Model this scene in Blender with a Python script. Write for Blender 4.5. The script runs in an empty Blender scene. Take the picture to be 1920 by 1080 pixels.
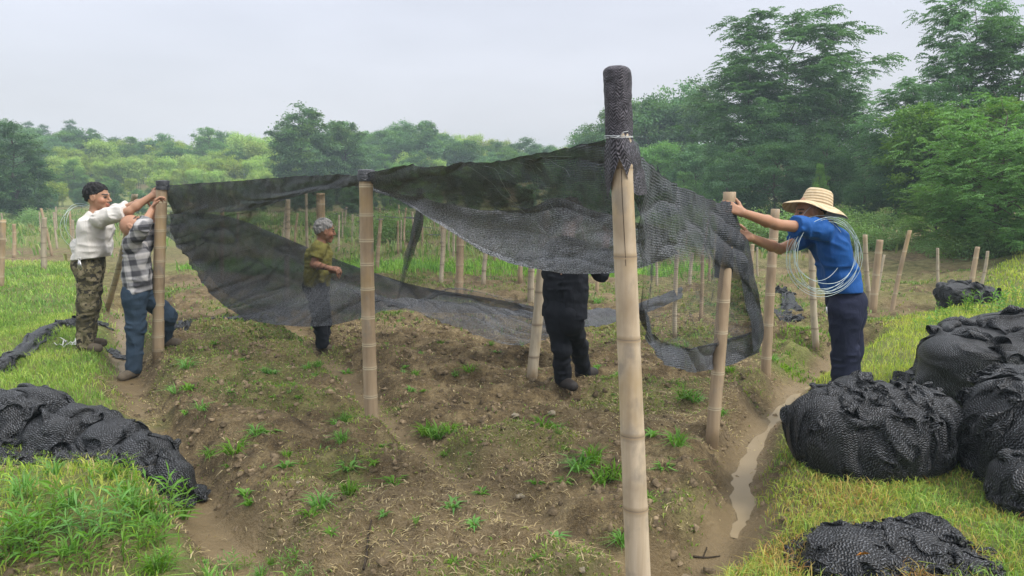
import bpy, math, random
import numpy as np
from mathutils import Vector

random.seed(7)
RNG = np.random.default_rng(11)
SC = bpy.context.scene
COL = SC.collection

# ------------------------------------------------------------------ camera
HAZE = 0.0019
CAM_H, FPX, PITCH = 1.65, 1400.0, math.radians(7.41)
cam = bpy.data.objects.new('camera', bpy.data.cameras.new('camera'))
COL.objects.link(cam)
cam.location = (0, 0, CAM_H)
cam.rotation_euler = (math.radians(90) - PITCH, 0, 0)
cam.data.sensor_width = 36.0
cam.data.lens = 36.0 * FPX / 1920.0
cam.data.clip_start, cam.data.clip_end = 0.05, 1500
SC.camera = cam

# ------------------------------------------------------------------ world, sun, exposure
SUN_EL, SUN_AZ = math.radians(50), math.radians(118)
wd = bpy.data.worlds.new('World')
SC.world = wd
wd.use_nodes = True
nt = wd.node_tree
nt.nodes.clear()
out = nt.nodes.new('ShaderNodeOutputWorld')
sky = nt.nodes.new('ShaderNodeTexSky')
sky.sky_type = 'NISHITA'
sky.sun_disc = False
sky.sun_elevation = SUN_EL
sky.sun_rotation = SUN_AZ
sky.air_density, sky.dust_density, sky.ozone_density = 1.4, 4.0, 1.0
bg1 = nt.nodes.new('ShaderNodeBackground')
bg1.inputs['Strength'].default_value = 0.028
nt.links.new(sky.outputs[0], bg1.inputs[0])
# overcast cloud layer: brighter overhead than at the horizon, as under a closed cloud deck
tc = nt.nodes.new('ShaderNodeTexCoord')
sep = nt.nodes.new('ShaderNodeSeparateXYZ')
nt.links.new(tc.outputs['Generated'], sep.inputs[0])
ramp = nt.nodes.new('ShaderNodeValToRGB')
ramp.color_ramp.elements[0].position = 0.0
ramp.color_ramp.elements[0].color = (0.365, 0.350, 0.395, 1)
ramp.color_ramp.elements[1].position = 0.24
ramp.color_ramp.elements[1].color = (0.385, 0.382, 0.428, 1)
e = ramp.color_ramp.elements.new(0.9)
e.color = (1.2, 1.2, 1.2, 1)
nt.links.new(sep.outputs['Z'], ramp.inputs[0])
mp = nt.nodes.new('ShaderNodeMapping')
mp.inputs['Scale'].default_value = (1.0, 1.0, 4.0)
nt.links.new(tc.outputs['Generated'], mp.inputs[0])
cn = nt.nodes.new('ShaderNodeTexNoise')
cn.inputs['Scale'].default_value = 2.6
cn.inputs['Detail'].default_value = 4.0
nt.links.new(mp.outputs[0], cn.inputs[0])
cr = nt.nodes.new('ShaderNodeMapRange')
cr.inputs['From Min'].default_value = 0.3
cr.inputs['From Max'].default_value = 0.7
cr.inputs['To Min'].default_value = 0.90
cr.inputs['To Max'].default_value = 1.07
nt.links.new(cn.outputs[0], cr.inputs[0])
vm = nt.nodes.new('ShaderNodeVectorMath')
vm.operation = 'SCALE'
nt.links.new(ramp.outputs[0], vm.inputs[0])
nt.links.new(cr.outputs[0], vm.inputs['Scale'])
bg2 = nt.nodes.new('ShaderNodeBackground')
bg2.inputs['Strength'].default_value = 1.0
nt.links.new(vm.outputs[0], bg2.inputs[0])
ad = nt.nodes.new('ShaderNodeAddShader')
nt.links.new(bg1.outputs[0], ad.inputs[0])
nt.links.new(bg2.outputs[0], ad.inputs[1])
nt.links.new(ad.outputs[0], out.inputs[0])

sl = bpy.data.lights.new('sun', 'SUN')
sl.energy = 1.7
sl.angle = math.radians(16)
sl.color = (1.0, 0.96, 0.9)
so = bpy.data.objects.new('sun', sl)
COL.objects.link(so)
so.rotation_euler = (math.radians(90) - SUN_EL, 0, math.radians(180) - SUN_AZ)

SC.view_settings.view_transform = 'Standard'
SC.view_settings.look = 'None'
SC.view_settings.exposure = 0.80
SC.view_settings.gamma = 1.0
SC.render.engine = 'CYCLES'
SC.cycles.transparent_max_bounces = 24
SC.cycles.max_bounces = 6
SC.cycles.diffuse_bounces = 3
SC.cycles.transmission_bounces = 4
SC.cycles.volume_bounces = 0
SC.cycles.use_denoising = True
try:
    SC.cycles.denoising_prefilter = 'ACCURATE'
except Exception:
    pass

# ------------------------------------------------------------------ view maths (places things at real depths)
cP, sP = math.cos(PITCH), math.sin(PITCH)

def ray(px, py):
    u, v = (px - 960) / FPX, (540 - py) / FPX
    return np.array([u, cP + v * sP, -sP + v * cP])

def pt(px, py, Y):
    d = ray(px, py)
    return np.array([0, 0, CAM_H]) + d * (Y / d[1])

def gp(px, py, z=0.0):
    d = ray(px, py)
    return np.array([0, 0, CAM_H]) + d * ((z - CAM_H) / d[2])

# ------------------------------------------------------------------ noise
def _h(ix, iy, iz, seed):
    n = (ix.astype(np.int64) * 374761393 + iy.astype(np.int64) * 668265263 + iz.astype(np.int64) * 1440662683 + seed * 974634541) & 0xFFFFFFFF
    n = ((n ^ (n >> 13)) * 1274126177) & 0xFFFFFFFF
    n = n ^ (n >> 16)
    return n / 2147483648.0 - 1.0

def vn3(x, y, z, seed=0):
    fx, fy, fz = np.floor(x), np.floor(y), np.floor(z)
    tx, ty, tz = x - fx, y - fy, z - fz
    tx, ty, tz = tx * tx * (3 - 2 * tx), ty * ty * (3 - 2 * ty), tz * tz * (3 - 2 * tz)
    r = 0
    for a in (0, 1):
        wa = tx if a else 1 - tx
        for b in (0, 1):
            wb = ty if b else 1 - ty
            for c in (0, 1):
                wc = tz if c else 1 - tz
                r = r + wa * wb * wc * _h(fx + a, fy + b, fz + c, seed)
    return r

def vn2(x, y, seed=0):
    fx, fy = np.floor(x), np.floor(y)
    tx, ty = x - fx, y - fy
    tx, ty = tx * tx * (3 - 2 * tx), ty * ty * (3 - 2 * ty)
    z0 = np.zeros_like(fx)
    r = 0
    for a in (0, 1):
        wa = tx if a else 1 - tx
        for b in (0, 1):
            wb = ty if b else 1 - ty
            r = r + wa * wb * _h(fx + a, fy + b, z0, seed)
    return r

def fbm2(x, y, sc, octv=4, seed=0, gain=0.5):
    r, a = 0, 1.0
    for i in range(octv):
        r = r + a * vn2(x * sc + 17.3 * i, y * sc - 9.1 * i, seed + i)
        sc *= 2.03
        a *= gain
    return r

def sstep(a, b, x):
    t = np.clip((x - a) / (b - a), 0, 1)
    return t * t * (3 - 2 * t)

# ------------------------------------------------------------------ mesh + tagging helpers
def mesh_np(name, V, faces, mats=(), smooth=True, cols=None, uv=None, floats=None, midx=None):
    """V (n,3); faces: list of int arrays (m,k)"""
    me = bpy.data.meshes.new(name)
    V = np.ascontiguousarray(V, dtype=np.float32)
    faces = [np.asarray(f, dtype=np.int32) for f in faces if len(f)]
    nl = sum(f.size for f in faces)
    npoly = sum(len(f) for f in faces)
    me.vertices.add(len(V))
    me.vertices.foreach_set('co', V.ravel())
    me.loops.add(nl)
    me.polygons.add(npoly)
    li = np.concatenate([f.ravel() for f in faces])
    me.loops.foreach_set('vertex_index', li)
    starts, s = [], 0
    for f in faces:
        k = f.shape[1]
        starts.append(s + np.arange(len(f)) * k)
        s += f.size
    me.polygons.foreach_set('loop_start', np.concatenate(starts).astype(np.int32))
    if smooth:
        me.polygons.foreach_set('use_smooth', np.ones(npoly, dtype=bool))
    for m in mats:
        me.materials.append(m)
    if midx is not None:
        me.polygons.foreach_set('material_index', np.asarray(midx, dtype=np.int32))
    me.update(calc_edges=True)
    if cols is not None:
        ca = me.color_attributes.new('Col', 'FLOAT_COLOR', 'POINT')
        c4 = np.ones((len(V), 4), dtype=np.float32)
        c4[:, :3] = cols
        ca.data.foreach_set('color', c4.ravel())
    if floats is not None:
        for k, arr in floats.items():
            at = me.attributes.new(k, 'FLOAT', 'POINT')
            at.data.foreach_set('value', np.asarray(arr, dtype=np.float32))
    if uv is not None:
        ul = me.uv_layers.new(name='UVMap')
        ul.data.foreach_set('uv', np.ascontiguousarray(uv[li], dtype=np.float32).ravel())
    me.validate()
    return me

def link(name, me, parent=None, loc=(0, 0, 0)):
    o = bpy.data.objects.new(name, me)
    COL.objects.link(o)
    o.location = [float(v) for v in loc]
    if parent is not None:
        o.parent = parent
    return o

def tag(o, label, cat, group=None):
    o['label'] = label
    o['category'] = cat
    if group:
        o['group'] = group
    return o

def struct(o, kind='structure'):
    o['kind'] = kind
    return o

def empty(name, loc):
    o = bpy.data.objects.new(name, None)
    o.empty_display_size = 0.1
    COL.objects.link(o)
    o.location = [float(v) for v in loc]
    return o

class MB:
    """collects vertices and faces"""
    def __init__(s):
        s.V, s.F4, s.F3, s.C, s.n = [], [], [], [], 0
    def add(s, V, F4=None, F3=None, C=None):
        V = np.asarray(V, dtype=float)
        if F4 is not None and len(F4):
            s.F4.append(np.asarray(F4) + s.n)
        if F3 is not None and len(F3):
            s.F3.append(np.asarray(F3) + s.n)
        s.V.append(V)
        if C is not None:
            s.C.append(np.broadcast_to(np.asarray(C, dtype=float), (len(V), 3)))
        s.n += len(V)
    def mesh(s, name, mat, smooth=True, off=(0, 0, 0)):
        fs = []
        if s.F4:
            fs.append(np.concatenate(s.F4))
        if s.F3:
            fs.append(np.concatenate(s.F3))
        return mesh_np(name, np.concatenate(s.V) - np.asarray(off), fs, [mat], smooth, np.concatenate(s.C) if s.C else None)

def frame_of(d):
    d = d / (np.linalg.norm(d) + 1e-9)
    a = np.array([0, 0, 1.0]) if abs(d[2]) < 0.9 else np.array([1.0, 0, 0])
    x = np.cross(a, d)
    x /= np.linalg.norm(x)
    return x, np.cross(d, x), d

def tube(P, R, k=8, cap=True):
    """tube along points P with radii R"""
    P = np.asarray(P, dtype=float)
    R = np.broadcast_to(np.asarray(R, dtype=float), (len(P),))
    n = len(P)
    T = np.gradient(P, axis=0)
    x, y, _ = frame_of(T[0])
    V = []
    ang = np.linspace(0, 2 * np.pi, k, endpoint=False)
    for i in range(n):
        t = T[i] / (np.linalg.norm(T[i]) + 1e-9)
        x = x - t * (x @ t)
        x /= np.linalg.norm(x) + 1e-9
        y = np.cross(t, x)
        V.append(P[i] + R[i] * (np.cos(ang)[:, None] * x + np.sin(ang)[:, None] * y))
    V = np.concatenate(V)
    i, j = np.meshgrid(np.arange(n - 1), np.arange(k), indexing='ij')
    a = i * k + j
    b = i * k + (j + 1) % k
    F4 = np.stack([a, b, b + k, a + k], -1).reshape(-1, 4)
    F3 = None
    if cap:
        V = np.concatenate([V, P[:1], P[-1:]])
        c0, c1 = n * k, n * k + 1
        jj = np.arange(k)
        F3 = np.concatenate([np.stack([np.full(k, c0), (jj + 1) % k, jj], -1),
                             np.stack([np.full(k, c1), (n - 1) * k + jj, (n - 1) * k + (jj + 1) % k], -1)])
    return V, F4, F3

def crom(P, n):
    """Catmull-Rom resample of control points P (m,d) to n samples"""
    P = np.asarray(P, dtype=float)
    m = len(P)
    if m == 2:
        t = np.linspace(0, 1, n)[:, None]
        return P[0] * (1 - t) + P[1] * t
    E = np.vstack([2 * P[0] - P[1], P, 2 * P[-1] - P[-2]])
    t = np.linspace(0, m - 1 - 1e-9, n)
    i = np.floor(t).astype(int)
    f = (t - i)[:, None]
    p0, p1, p2, p3 = E[i], E[i + 1], E[i + 2], E[i + 3]
    return 0.5 * (2 * p1 + (p2 - p0) * f + (2 * p0 - 5 * p1 + 4 * p2 - p3) * f ** 2 + (3 * p1 - p0 - 3 * p2 + p3) * f ** 3)

# ------------------------------------------------------------------ node helper
class Mat:
    def __init__(s, name):
        s.m = bpy.data.materials.new(name)
        s.m.use_nodes = True
        s.t = s.m.node_tree
        s.t.nodes.clear()
        s.out = s.t.nodes.new('ShaderNodeOutputMaterial')
    def n(s, typ, ins=None, **props):
        nd = s.t.nodes.new('ShaderNode' + typ)
        for k, v in props.items():
            setattr(nd, k, v)
        for k, v in (ins or {}).items():
            if isinstance(v, bpy.types.NodeSocket):
                s.t.links.new(v, nd.inputs[k])
            else:
                nd.inputs[k].default_value = v
        return nd
    def math(s, op, a, b=0.0, clamp=False):
        return s.n('Math', {0: a, 1: b}, operation=op, use_clamp=clamp).outputs[0]
    def mix(s, f, a, b, typ='MIX'):
        nd = s.n('Mix', data_type='RGBA', blend_type=typ)
        for i, v in ((0, f), (6, a), (7, b)):
            if isinstance(v, bpy.types.NodeSocket):
                s.t.links.new(v, nd.inputs[i])
            else:
                nd.inputs[i].default_value = v if i == 0 else (*v, 1) if len(v) == 3 else v
        return nd.outputs[2]
    def ramp(s, f, stops, interp='LINEAR'):
        nd = s.n('ValToRGB', {0: f})
        cr = nd.color_ramp
        cr.interpolation = interp
        while len(cr.elements) < len(stops):
            cr.elements.new(0.5)
        for el, (p, c) in zip(cr.elements, stops):
            el.position = p
            el.color = (*c, 1) if len(c) == 3 else c
        return nd.outputs[0]
    def noise(s, vec, scale, detail=4, rough=0.55, dist=0.0, out=0):
        return s.n('TexNoise', {'Vector': vec, 'Scale': scale, 'Detail': detail, 'Roughness': rough, 'Distortion': dist}).outputs[out]
    def mapr(s, v, a, b, c, d):
        return s.n('MapRange', {0: v, 1: a, 2: b, 3: c, 4: d}).outputs[0]
    def obj(s):
        return s.n('TexCoord').outputs['Object']
    def scalev(s, v, sc):
        return s.n('Mapping', {'Vector': v, 'Scale': sc}).outputs[0]
    def attr(s, name, out='Color'):
        return s.n('Attribute', attribute_name=name).outputs[out]
    def bump(s, h, st=0.5, dist=0.01, normal=None):
        ins = {'Strength': st, 'Distance': dist, 'Height': h}
        if normal is not None:
            ins['Normal'] = normal
        return s.n('Bump', ins).outputs[0]
    def bsdf(s, color, rough=0.7, spec=0.3, normal=None, **kw):
        ins = {'Roughness': rough, 'Specular IOR Level': spec}
        ins['Base Color'] = color if isinstance(color, bpy.types.NodeSocket) else (*color, 1)
        if normal is not None:
            ins['Normal'] = normal
        ins.update(kw)
        return s.n('BsdfPrincipled', ins).outputs[0]
    def done(s, sh):
        s.t.links.new(sh, s.out.inputs[0])
        return s.m
# ------------------------------------------------------------------ terrain shape
def line_on_ground(pxs, z=0.0):
    return np.array([gp(a, b, z)[:2] for a, b in pxs])

TRENCH = line_on_ground([(228, 560), (230, 640), (240, 690), (262, 740), (300, 800), (335, 860), (385, 930), (425, 985), (510, 1050), (620, 1110), (760, 1180)])
FURROW = line_on_ground([(560, 610), (610, 660), (660, 705), (722, 762), (790, 812), (860, 868), (940, 922), (1010, 965), (1110, 1005), (1250, 1030)])
DITCH = line_on_ground([(1620, 640), (1545, 680), (1485, 715), (1445, 760), (1412, 808), (1396, 850), (1400, 900), (1378, 950), (1325, 1005), (1270, 1060), (1200, 1130), (1120, 1210)])

def poly_dist(x, y, P):
    d = np.full(x.shape, 1e9)
    for a, b in zip(P[:-1], P[1:]):
        ab = b - a
        t = np.clip(((x - a[0]) * ab[0] + (y - a[1]) * ab[1]) / (ab @ ab), 0, 1)
        d = np.minimum(d, np.hypot(x - a[0] - t * ab[0], y - a[1] - t * ab[1]))
    return d

def poly_sd(x, y, P):
    """signed distance to polygon, positive inside"""
    Q = np.vstack([P, P[:1]])
    d = poly_dist(x, y, Q)
    ins = np.zeros(x.shape, dtype=bool)
    for a, b in zip(Q[:-1], Q[1:]):
        c = (a[1] > y) != (b[1] > y)
        with np.errstate(divide='ignore', invalid='ignore'):
            xx = (b[0] - a[0]) * (y - a[1]) / (b[1] - a[1] + 1e-12) + a[0]
        ins ^= c & (x < xx)
    return np.where(ins, d, -d)

P_LEFT = np.vstack([line_on_ground([(-700, 500), (60, 492), (140, 478), (205, 545), (222, 620), (222, 690), (225, 745), (250, 790), (290, 850), (330, 930), (372, 1000), (400, 1085), (430, 1200)]), [[-1.0, 1.4], [-9, 1.4]]])
P_RIGHT = np.vstack([[[9, 1.4], [0.9, 1.4]], line_on_ground([(1345, 1085), (1400, 1000), (1460, 920), (1448, 850), (1440, 800), (1475, 750), (1535, 705), (1575, 655), (1640, 625), (1720, 600), (1800, 560), (1890, 505), (2500, 480)])])
P_BLOB = line_on_ground([(1440, 640), (1500, 612), (1540, 640), (1530, 685), (1480, 700), (1440, 690)])
P_FRONT = line_on_ground([(360, 1062), (470, 1040), (560, 1030), (640, 1070), (680, 1180), (380, 1180)])

def H(x, y):
    x = np.asarray(x, dtype=float)
    y = np.asarray(y, dtype=float)
    near = 1 - sstep(12, 22, y)
    z = 0.05 * fbm2(x, y, 0.35, 3, 3) * near
    lf = sstep(-0.25, 0.35, poly_sd(x, y, P_LEFT)) 
    rt = sstep(-0.15, 0.45, poly_sd(x, y, P_RIGHT))
    bank = np.maximum(lf, rt)
    dt0, df0, dd0 = poly_dist(x, y, TRENCH), poly_dist(x, y, FURROW), poly_dist(x, y, DITCH)
    chan = sstep(0.08, 0.32, np.minimum(np.minimum(dt0, df0 + 0.04), dd0))
    bed = (1 - bank) * near
    # raised cross ridges of the beds
    wob = 0.35 * fbm2(x, y, 0.8, 2, 21)
    rg = 2 * np.abs(np.sin((y + 0.18 * x + wob) * np.pi / 0.64)) ** 0.8 - 1.1
    z = z + bed * chan * (0.115 * rg * (0.65 + 0.5 * vn2(x * 1.1, y * 1.1, 5)) * (0.35 + 0.65 * sstep(3.3, 4.6, y)) + 0.04 * fbm2(x, y, 2.2, 3, 8) + 0.045 * np.abs(fbm2(x, y, 5.0, 3, 15)))
    z = z + bed * chan * 0.022 * np.abs(fbm2(x, y, 15.0, 2, 19)) * (y < 11)
    z = z + bank * near * (0.05 + 0.03 * fbm2(x, y, 1.5, 3, 31))
    # front-left hummock, right bank rise
    h = gp(170, 960)
    z = z + 0.17 * np.exp(-(((x - h[0]) / 0.75) ** 2 + ((y - h[1]) / 0.55) ** 2)) * lf
    z = z + rt * np.clip((x - 2.6) * 0.06, 0, 0.14) * near
    z = z + 0.55 * sstep(7.0, 12, x) * sstep(8, 13, y) * (1 - sstep(30, 50, y))
    # channels
    nz = 0.05 * fbm2(x, y, 3.0, 3, 44)
    dt = dt0 + nz
    z = z - 0.17 * (1 - sstep(0.09, 0.34, dt))
    df = df0 + nz
    z = z - 0.10 * (1 - sstep(0.05, 0.28, df))
    dd = dd0 + nz
    z = z - 0.19 * (1 - sstep(0.02, 0.34, dd))
    # dip where the man in the plot stands
    r = pt(600, 655, 8.1)
    z = z - 0.10 * np.exp(-(((x - r[0]) / 0.5) ** 2 + ((y - r[1]) / 0.5) ** 2))
    q = gp(1290, 1040)
    z = z - 0.07 * np.exp(-(((x - q[0]) ** 2 + (y - q[1]) ** 2) / 0.34 ** 2))
    # wooded hillsides
    z = z + 3.4 * sstep(52, 100, y) - 3.0 * sstep(125, 220, y)
    z = z + 2.6 * sstep(16, 42, y) * sstep(10, 34, x)
    z = z + 0.25 * fbm2(x, y, 0.05, 3, 51) * sstep(20, 60, y)
    return z

def H1(x, y):
    return float(H(np.array([x]), np.array([y]))[0])

def hit(px, py):
    """where the line of sight through (px, py) meets the terrain"""
    d = ray(px, py)
    z = 0.0
    p = gp(px, py, z)
    for _ in range(12):
        z = 0.5 * z + 0.5 * H1(p[0], p[1])
        p = gp(px, py, min(z, CAM_H - 0.2))
    p[2] = H1(p[0], p[1])
    return p

def zones(x, y):
    nz = 0.22 * fbm2(x, y, 1.6, 4, 71)
    g = sstep(-0.08, 0.22, poly_sd(x, y, P_LEFT) + nz)
    g = np.maximum(g, sstep(-0.08, 0.2, poly_sd(x, y, P_RIGHT) + nz))
    g = np.maximum(g, 0.9 * sstep(-0.1, 0.2, poly_sd(x, y, P_BLOB) + nz))
    g = np.maximum(g, sstep(-0.05, 0.1, poly_sd(x, y, P_FRONT) + 0.4 * nz))
    fl = sstep(-0.25, 0.3, fbm2(x, y, 2.1, 3, 177))
    g = np.where((y < 4.7) & (x < -0.7), g * (0.25 + 0.75 * fl), g)
    # far strips between plots
    g = np.where((y > 14) & (y < 27) & (x < -4.5), g * 0.25, g)
    s = (sstep(14.0, 14.8, y + nz) - sstep(16.2, 17.2, y + nz)) * (x > -8) * (x < 4)
    g = np.maximum(g, s)
    far = sstep(16.5, 19, y)
    g = np.maximum(g, far * sstep(-0.35, 0.3, fbm2(x * 0.5, y * 1.6, 0.16, 3, 77) + 0.3 * sstep(24, 45, y)))
    # weedy patches on the beds
    bed = np.clip(1 - g, 0, 1)
    patch = sstep(0.32, 0.85, fbm2(x, y, 1.05, 4, 81) + 0.6 * sstep(7, 11, y) + 0.5 * sstep(1.5, 3, x) * sstep(5, 7, y))
    g = np.maximum(g, 0.45 * patch * bed)
    wet = np.maximum(1 - sstep(0.03, 0.20, poly_dist(x, y, TRENCH) + 0.4 * nz), 1 - sstep(0.08, 0.26, poly_dist(x, y, DITCH) + 0.4 * nz))
    wet = np.maximum(wet, 0.8 * (1 - sstep(0.04, 0.15, poly_dist(x, y, FURROW) + 0.3 * nz)))
    q = gp(1290, 1040)
    wet = np.maximum(wet, 1 - sstep(0.22, 0.42, np.hypot(x - q[0], y - q[1]) + 0.4 * nz))
    g = g * (1 - 0.92 * wet)
    straw = sstep(0.1, 0.8, fbm2(x, y, 0.9, 4, 91) + 0.25)
    return g, wet, straw

def axis(lo, hi, step, far_lo, far_hi, grow=1.11):
    a = list(np.arange(lo, hi + 1e-6, step))
    s, v = step, hi
    while v < far_hi:
        s *= grow
        v += s
        a.append(v)
    s, v = step, lo
    while v > far_lo:
        s *= grow
        v -= s
        a.insert(0, v)
    return np.array(a)

XS = axis(-4.6, 4.6, 0.028, -420, 420, 1.075)
YS = axis(2.2, 8.6, 0.028, -60, 520, 1.045)
gx, gy = np.meshgrid(XS, YS)
gxf, gyf = gx.ravel(), gy.ravel()
gz = H(gxf, gyf)
zg, zw, zs = zones(gxf, gyf)
nx, ny = len(XS), len(YS)
ii, jj = np.meshgrid(np.arange(ny - 1), np.arange(nx - 1), indexing='ij')
a = (ii * nx + jj).ravel()
GF = np.stack([a, a + 1, a + nx + 1, a + nx], -1)

M = Mat('soil_and_grass_ground')
oc = M.obj()
n1 = M.noise(oc, 1.1, 5, 0.6)
n2 = M.noise(oc, 7.0, 6, 0.65)
n3 = M.noise(oc, 45.0, 4, 0.7)
zc = M.n('SeparateColor', {0: M.attr('Col')})
soil = M.ramp(n2, [(0.32, (0.050, 0.033, 0.016)), (0.46, (0.140, 0.098, 0.046)), (0.57, (0.24, 0.178, 0.090)), (0.73, (0.38, 0.30, 0.165))])
soil = M.mix(M.mapr(n3, 0.35, 0.68, 0, 0.75), soil, (0.058, 0.043, 0.027))
soil = M.mix(M.math('MULTIPLY', zc.outputs[2], M.mapr(n3, 0.4, 0.6, 0.0, 0.8)), soil, (0.25, 0.19, 0.11))
grass = M.mix(M.mapr(n2, 0.3, 0.7, 0, 1), (0.085, 0.135, 0.024), (0.20, 0.26, 0.05))
grass = M.mix(M.mapr(n3, 0.5, 0.75, 0, 0.6), grass, (0.12, 0.10, 0.045))
base = M.mix(M.math('MULTIPLY', zc.outputs[0], M.mapr(n3, 0.25, 0.6, 1.0, 0.55)), soil, grass)
mud = M.mix(M.mapr(n1, 0.3, 0.7, 0, 1), (0.13, 0.094, 0.048), (0.21, 0.158, 0.086))
base = M.mix(M.math('MULTIPLY', zc.outputs[1], 0.85), base, mud)
n4 = M.noise(oc, 150.0, 3, 0.7)
base = M.mix(M.math('MULTIPLY', M.mapr(n4, 0.52, 0.7, 0, 0.55), M.math('SUBTRACT', 1.0, zc.outputs[1])), base, (0.30, 0.25, 0.16))
base = M.mix(M.math('MULTIPLY', M.mapr(n4, 0.44, 0.3, 0, 0.6), M.math('SUBTRACT', 1.0, zc.outputs[1])), base, (0.04, 0.03, 0.018))
hh = M.math('ADD', M.math('MULTIPLY', n2, 1.2), M.math('ADD', M.math('MULTIPLY', n3, 0.7), M.math('MULTIPLY', n4, 0.25)))
hh = M.math('MULTIPLY', hh, M.math('SUBTRACT', 1.0, M.math('MULTIPLY', zc.outputs[1], 0.6)))
nb = M.bump(hh, 1.0, 0.045)
M_GROUND = M.done(M.bsdf(base, M.math('SUBTRACT', 0.95, M.math('MULTIPLY', zc.outputs[1], 0.5)), 0.25, nb))
me = mesh_np('ground', np.stack([gxf, gyf, gz], -1), [GF], [M_GROUND], True, np.stack([zg, zw, zs], -1))
struct(link('ground', me))

# ------------------------------------------------------------------ water lying in the right-hand ditch and muddy puddle
M = Mat('muddy_water')
oc = M.obj()
nb = M.bump(M.noise(oc, 9, 3), 0.08, 0.01)
M_WATER = M.done(M.bsdf(M.mix(M.noise(oc, 3), (0.19, 0.145, 0.08), (0.27, 0.21, 0.125)), 0.34, 0.28, nb))

M = Mat('wet_mud')
oc = M.obj()
M_MUDW = M.done(M.bsdf(M.mix(M.noise(oc, 5, 4), (0.15, 0.115, 0.07), (0.22, 0.175, 0.115)), 0.38, 0.25, M.bump(M.noise(oc, 25, 3), 0.15, 0.01)))

def ribbon(P, w, z, name, mat):
    C = crom(P, 90)
    T = np.gradient(C, axis=0)
    T /= np.linalg.norm(T, axis=1)[:, None]
    N = np.stack([-T[:, 1], T[:, 0]], -1)
    s = np.arange(90) * 0.30
    wl = w * (1.0 + 0.8 * vn2(s, s * 0 + 1.5, 5))
    wr = w * (1.0 + 0.8 * vn2(s, s * 0 + 8.5, 6))
    tp_ = np.sin(np.clip(np.linspace(0, 1, 90), 0.02, 0.98) * np.pi) ** 0.35
    wl, wr = wl * tp_, wr * tp_
    zc = H(C[:, 0], C[:, 1])
    zc = np.convolve(np.pad(zc, 6, 'edge'), np.ones(13) / 13, 'valid') + z
    V = np.concatenate([np.c_[C + N * wl[:, None], zc], np.c_[C - N * wr[:, None], zc]])
    i = np.arange(89)
    return struct(link(name, mesh_np(name, V, [np.stack([i, i + 1, 90 + i + 1, 90 + i], -1)], [mat])))

ribbon(DITCH[1:8], 0.06, 0.007, 'ditch_water', M_WATER)
ribbon(DITCH[8:], 0.36, 0.02, 'muddy_water', M_MUDW)
# ------------------------------------------------------------------ foliage materials
def leaf_mat(name, tint, var=0.25, trans=0.35):
    M = Mat(name)
    oi = M.n('ObjectInfo').outputs['Random']
    c = M.mix(1.0, M.attr('Col'), tint, 'MULTIPLY')
    c = M.n('HueSaturation', {'Hue': M.mapr(oi, 0, 1, 0.485, 0.515), 'Saturation': M.mapr(oi, 0, 1, 1.1, 0.85), 'Value': M.mapr(oi, 0, 1, 1 - var, 1 + var), 'Color': c}).outputs[0]
    a = M.bsdf(c, 0.55, 0.25)
    b = M.n('BsdfTranslucent', {'Color': M.mix(1.0, c, (1.1, 1.25, 0.55), 'MULTIPLY')}).outputs[0]
    return M.done(M.n('MixShader', {0: trans, 1: a, 2: b}).outputs[0])

M_LEAF = leaf_mat('broad_leaves', (0.10, 0.215, 0.09))
M_LEAF_DARK = leaf_mat('dark_leaves', (0.064, 0.150, 0.064))
M_LEAF_MID = leaf_mat('fresh_leaves', (0.13, 0.27, 0.065))
M_BAMBOO_LEAF = leaf_mat('bamboo_leaves', (0.31, 0.44, 0.085))
M_SHRUB = leaf_mat('shrub_leaves', (0.17, 0.29, 0.085))
M_GRASS = leaf_mat('grass_blades', (1, 1, 1), 0.0, 0.4)
M_POPLAR = leaf_mat('poplar_leaves', (0.125, 0.245, 0.115))
M_WEED = leaf_mat('weed_leaves', (0.14, 0.31, 0.045), 0.2, 0.4)

M = Mat('bark')
oc = M.obj()
n = M.noise(M.scalev(oc, (8, 8, 1.5)), 2.0, 5)
M_BARK = M.done(M.bsdf(M.ramp(n, [(0.3, (0.035, 0.028, 0.022)), (0.7, (0.13, 0.11, 0.09))]), 0.9, 0.2, M.bump(n, 0.6, 0.03)))

# ------------------------------------------------------------------ leaf and blade generators
def unit(v):
    return v / (np.linalg.norm(v, axis=-1, keepdims=True) + 1e-9)

def leaf_cards(C, D, L, W, col, rng, droop=0.25):
    """pointed leaf: base, two sides, tip, folded a little along the midrib"""
    n = len(C)
    D = unit(D)
    S = unit(np.cross(D, np.array([0, 0, 1.0]) + 0.45 * rng.normal(size=(n, 3))))
    U = np.cross(S, D)
    L = np.broadcast_to(L, (n,))[:, None]
    W = np.broadcast_to(W, (n,))[:, None]
    mid = C + D * L * 0.45
    tip = C + D * L - np.array([0, 0, 1.0]) * L * droop
    V = np.stack([C, mid + S * W * 0.5 + U * W * 0.12, tip, mid - S * W * 0.5 + U * W * 0.12], 1).reshape(-1, 3)
    F = np.arange(4 * n).reshape(n, 4)
    return V, F, np.repeat(col, 4, axis=0)

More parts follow.
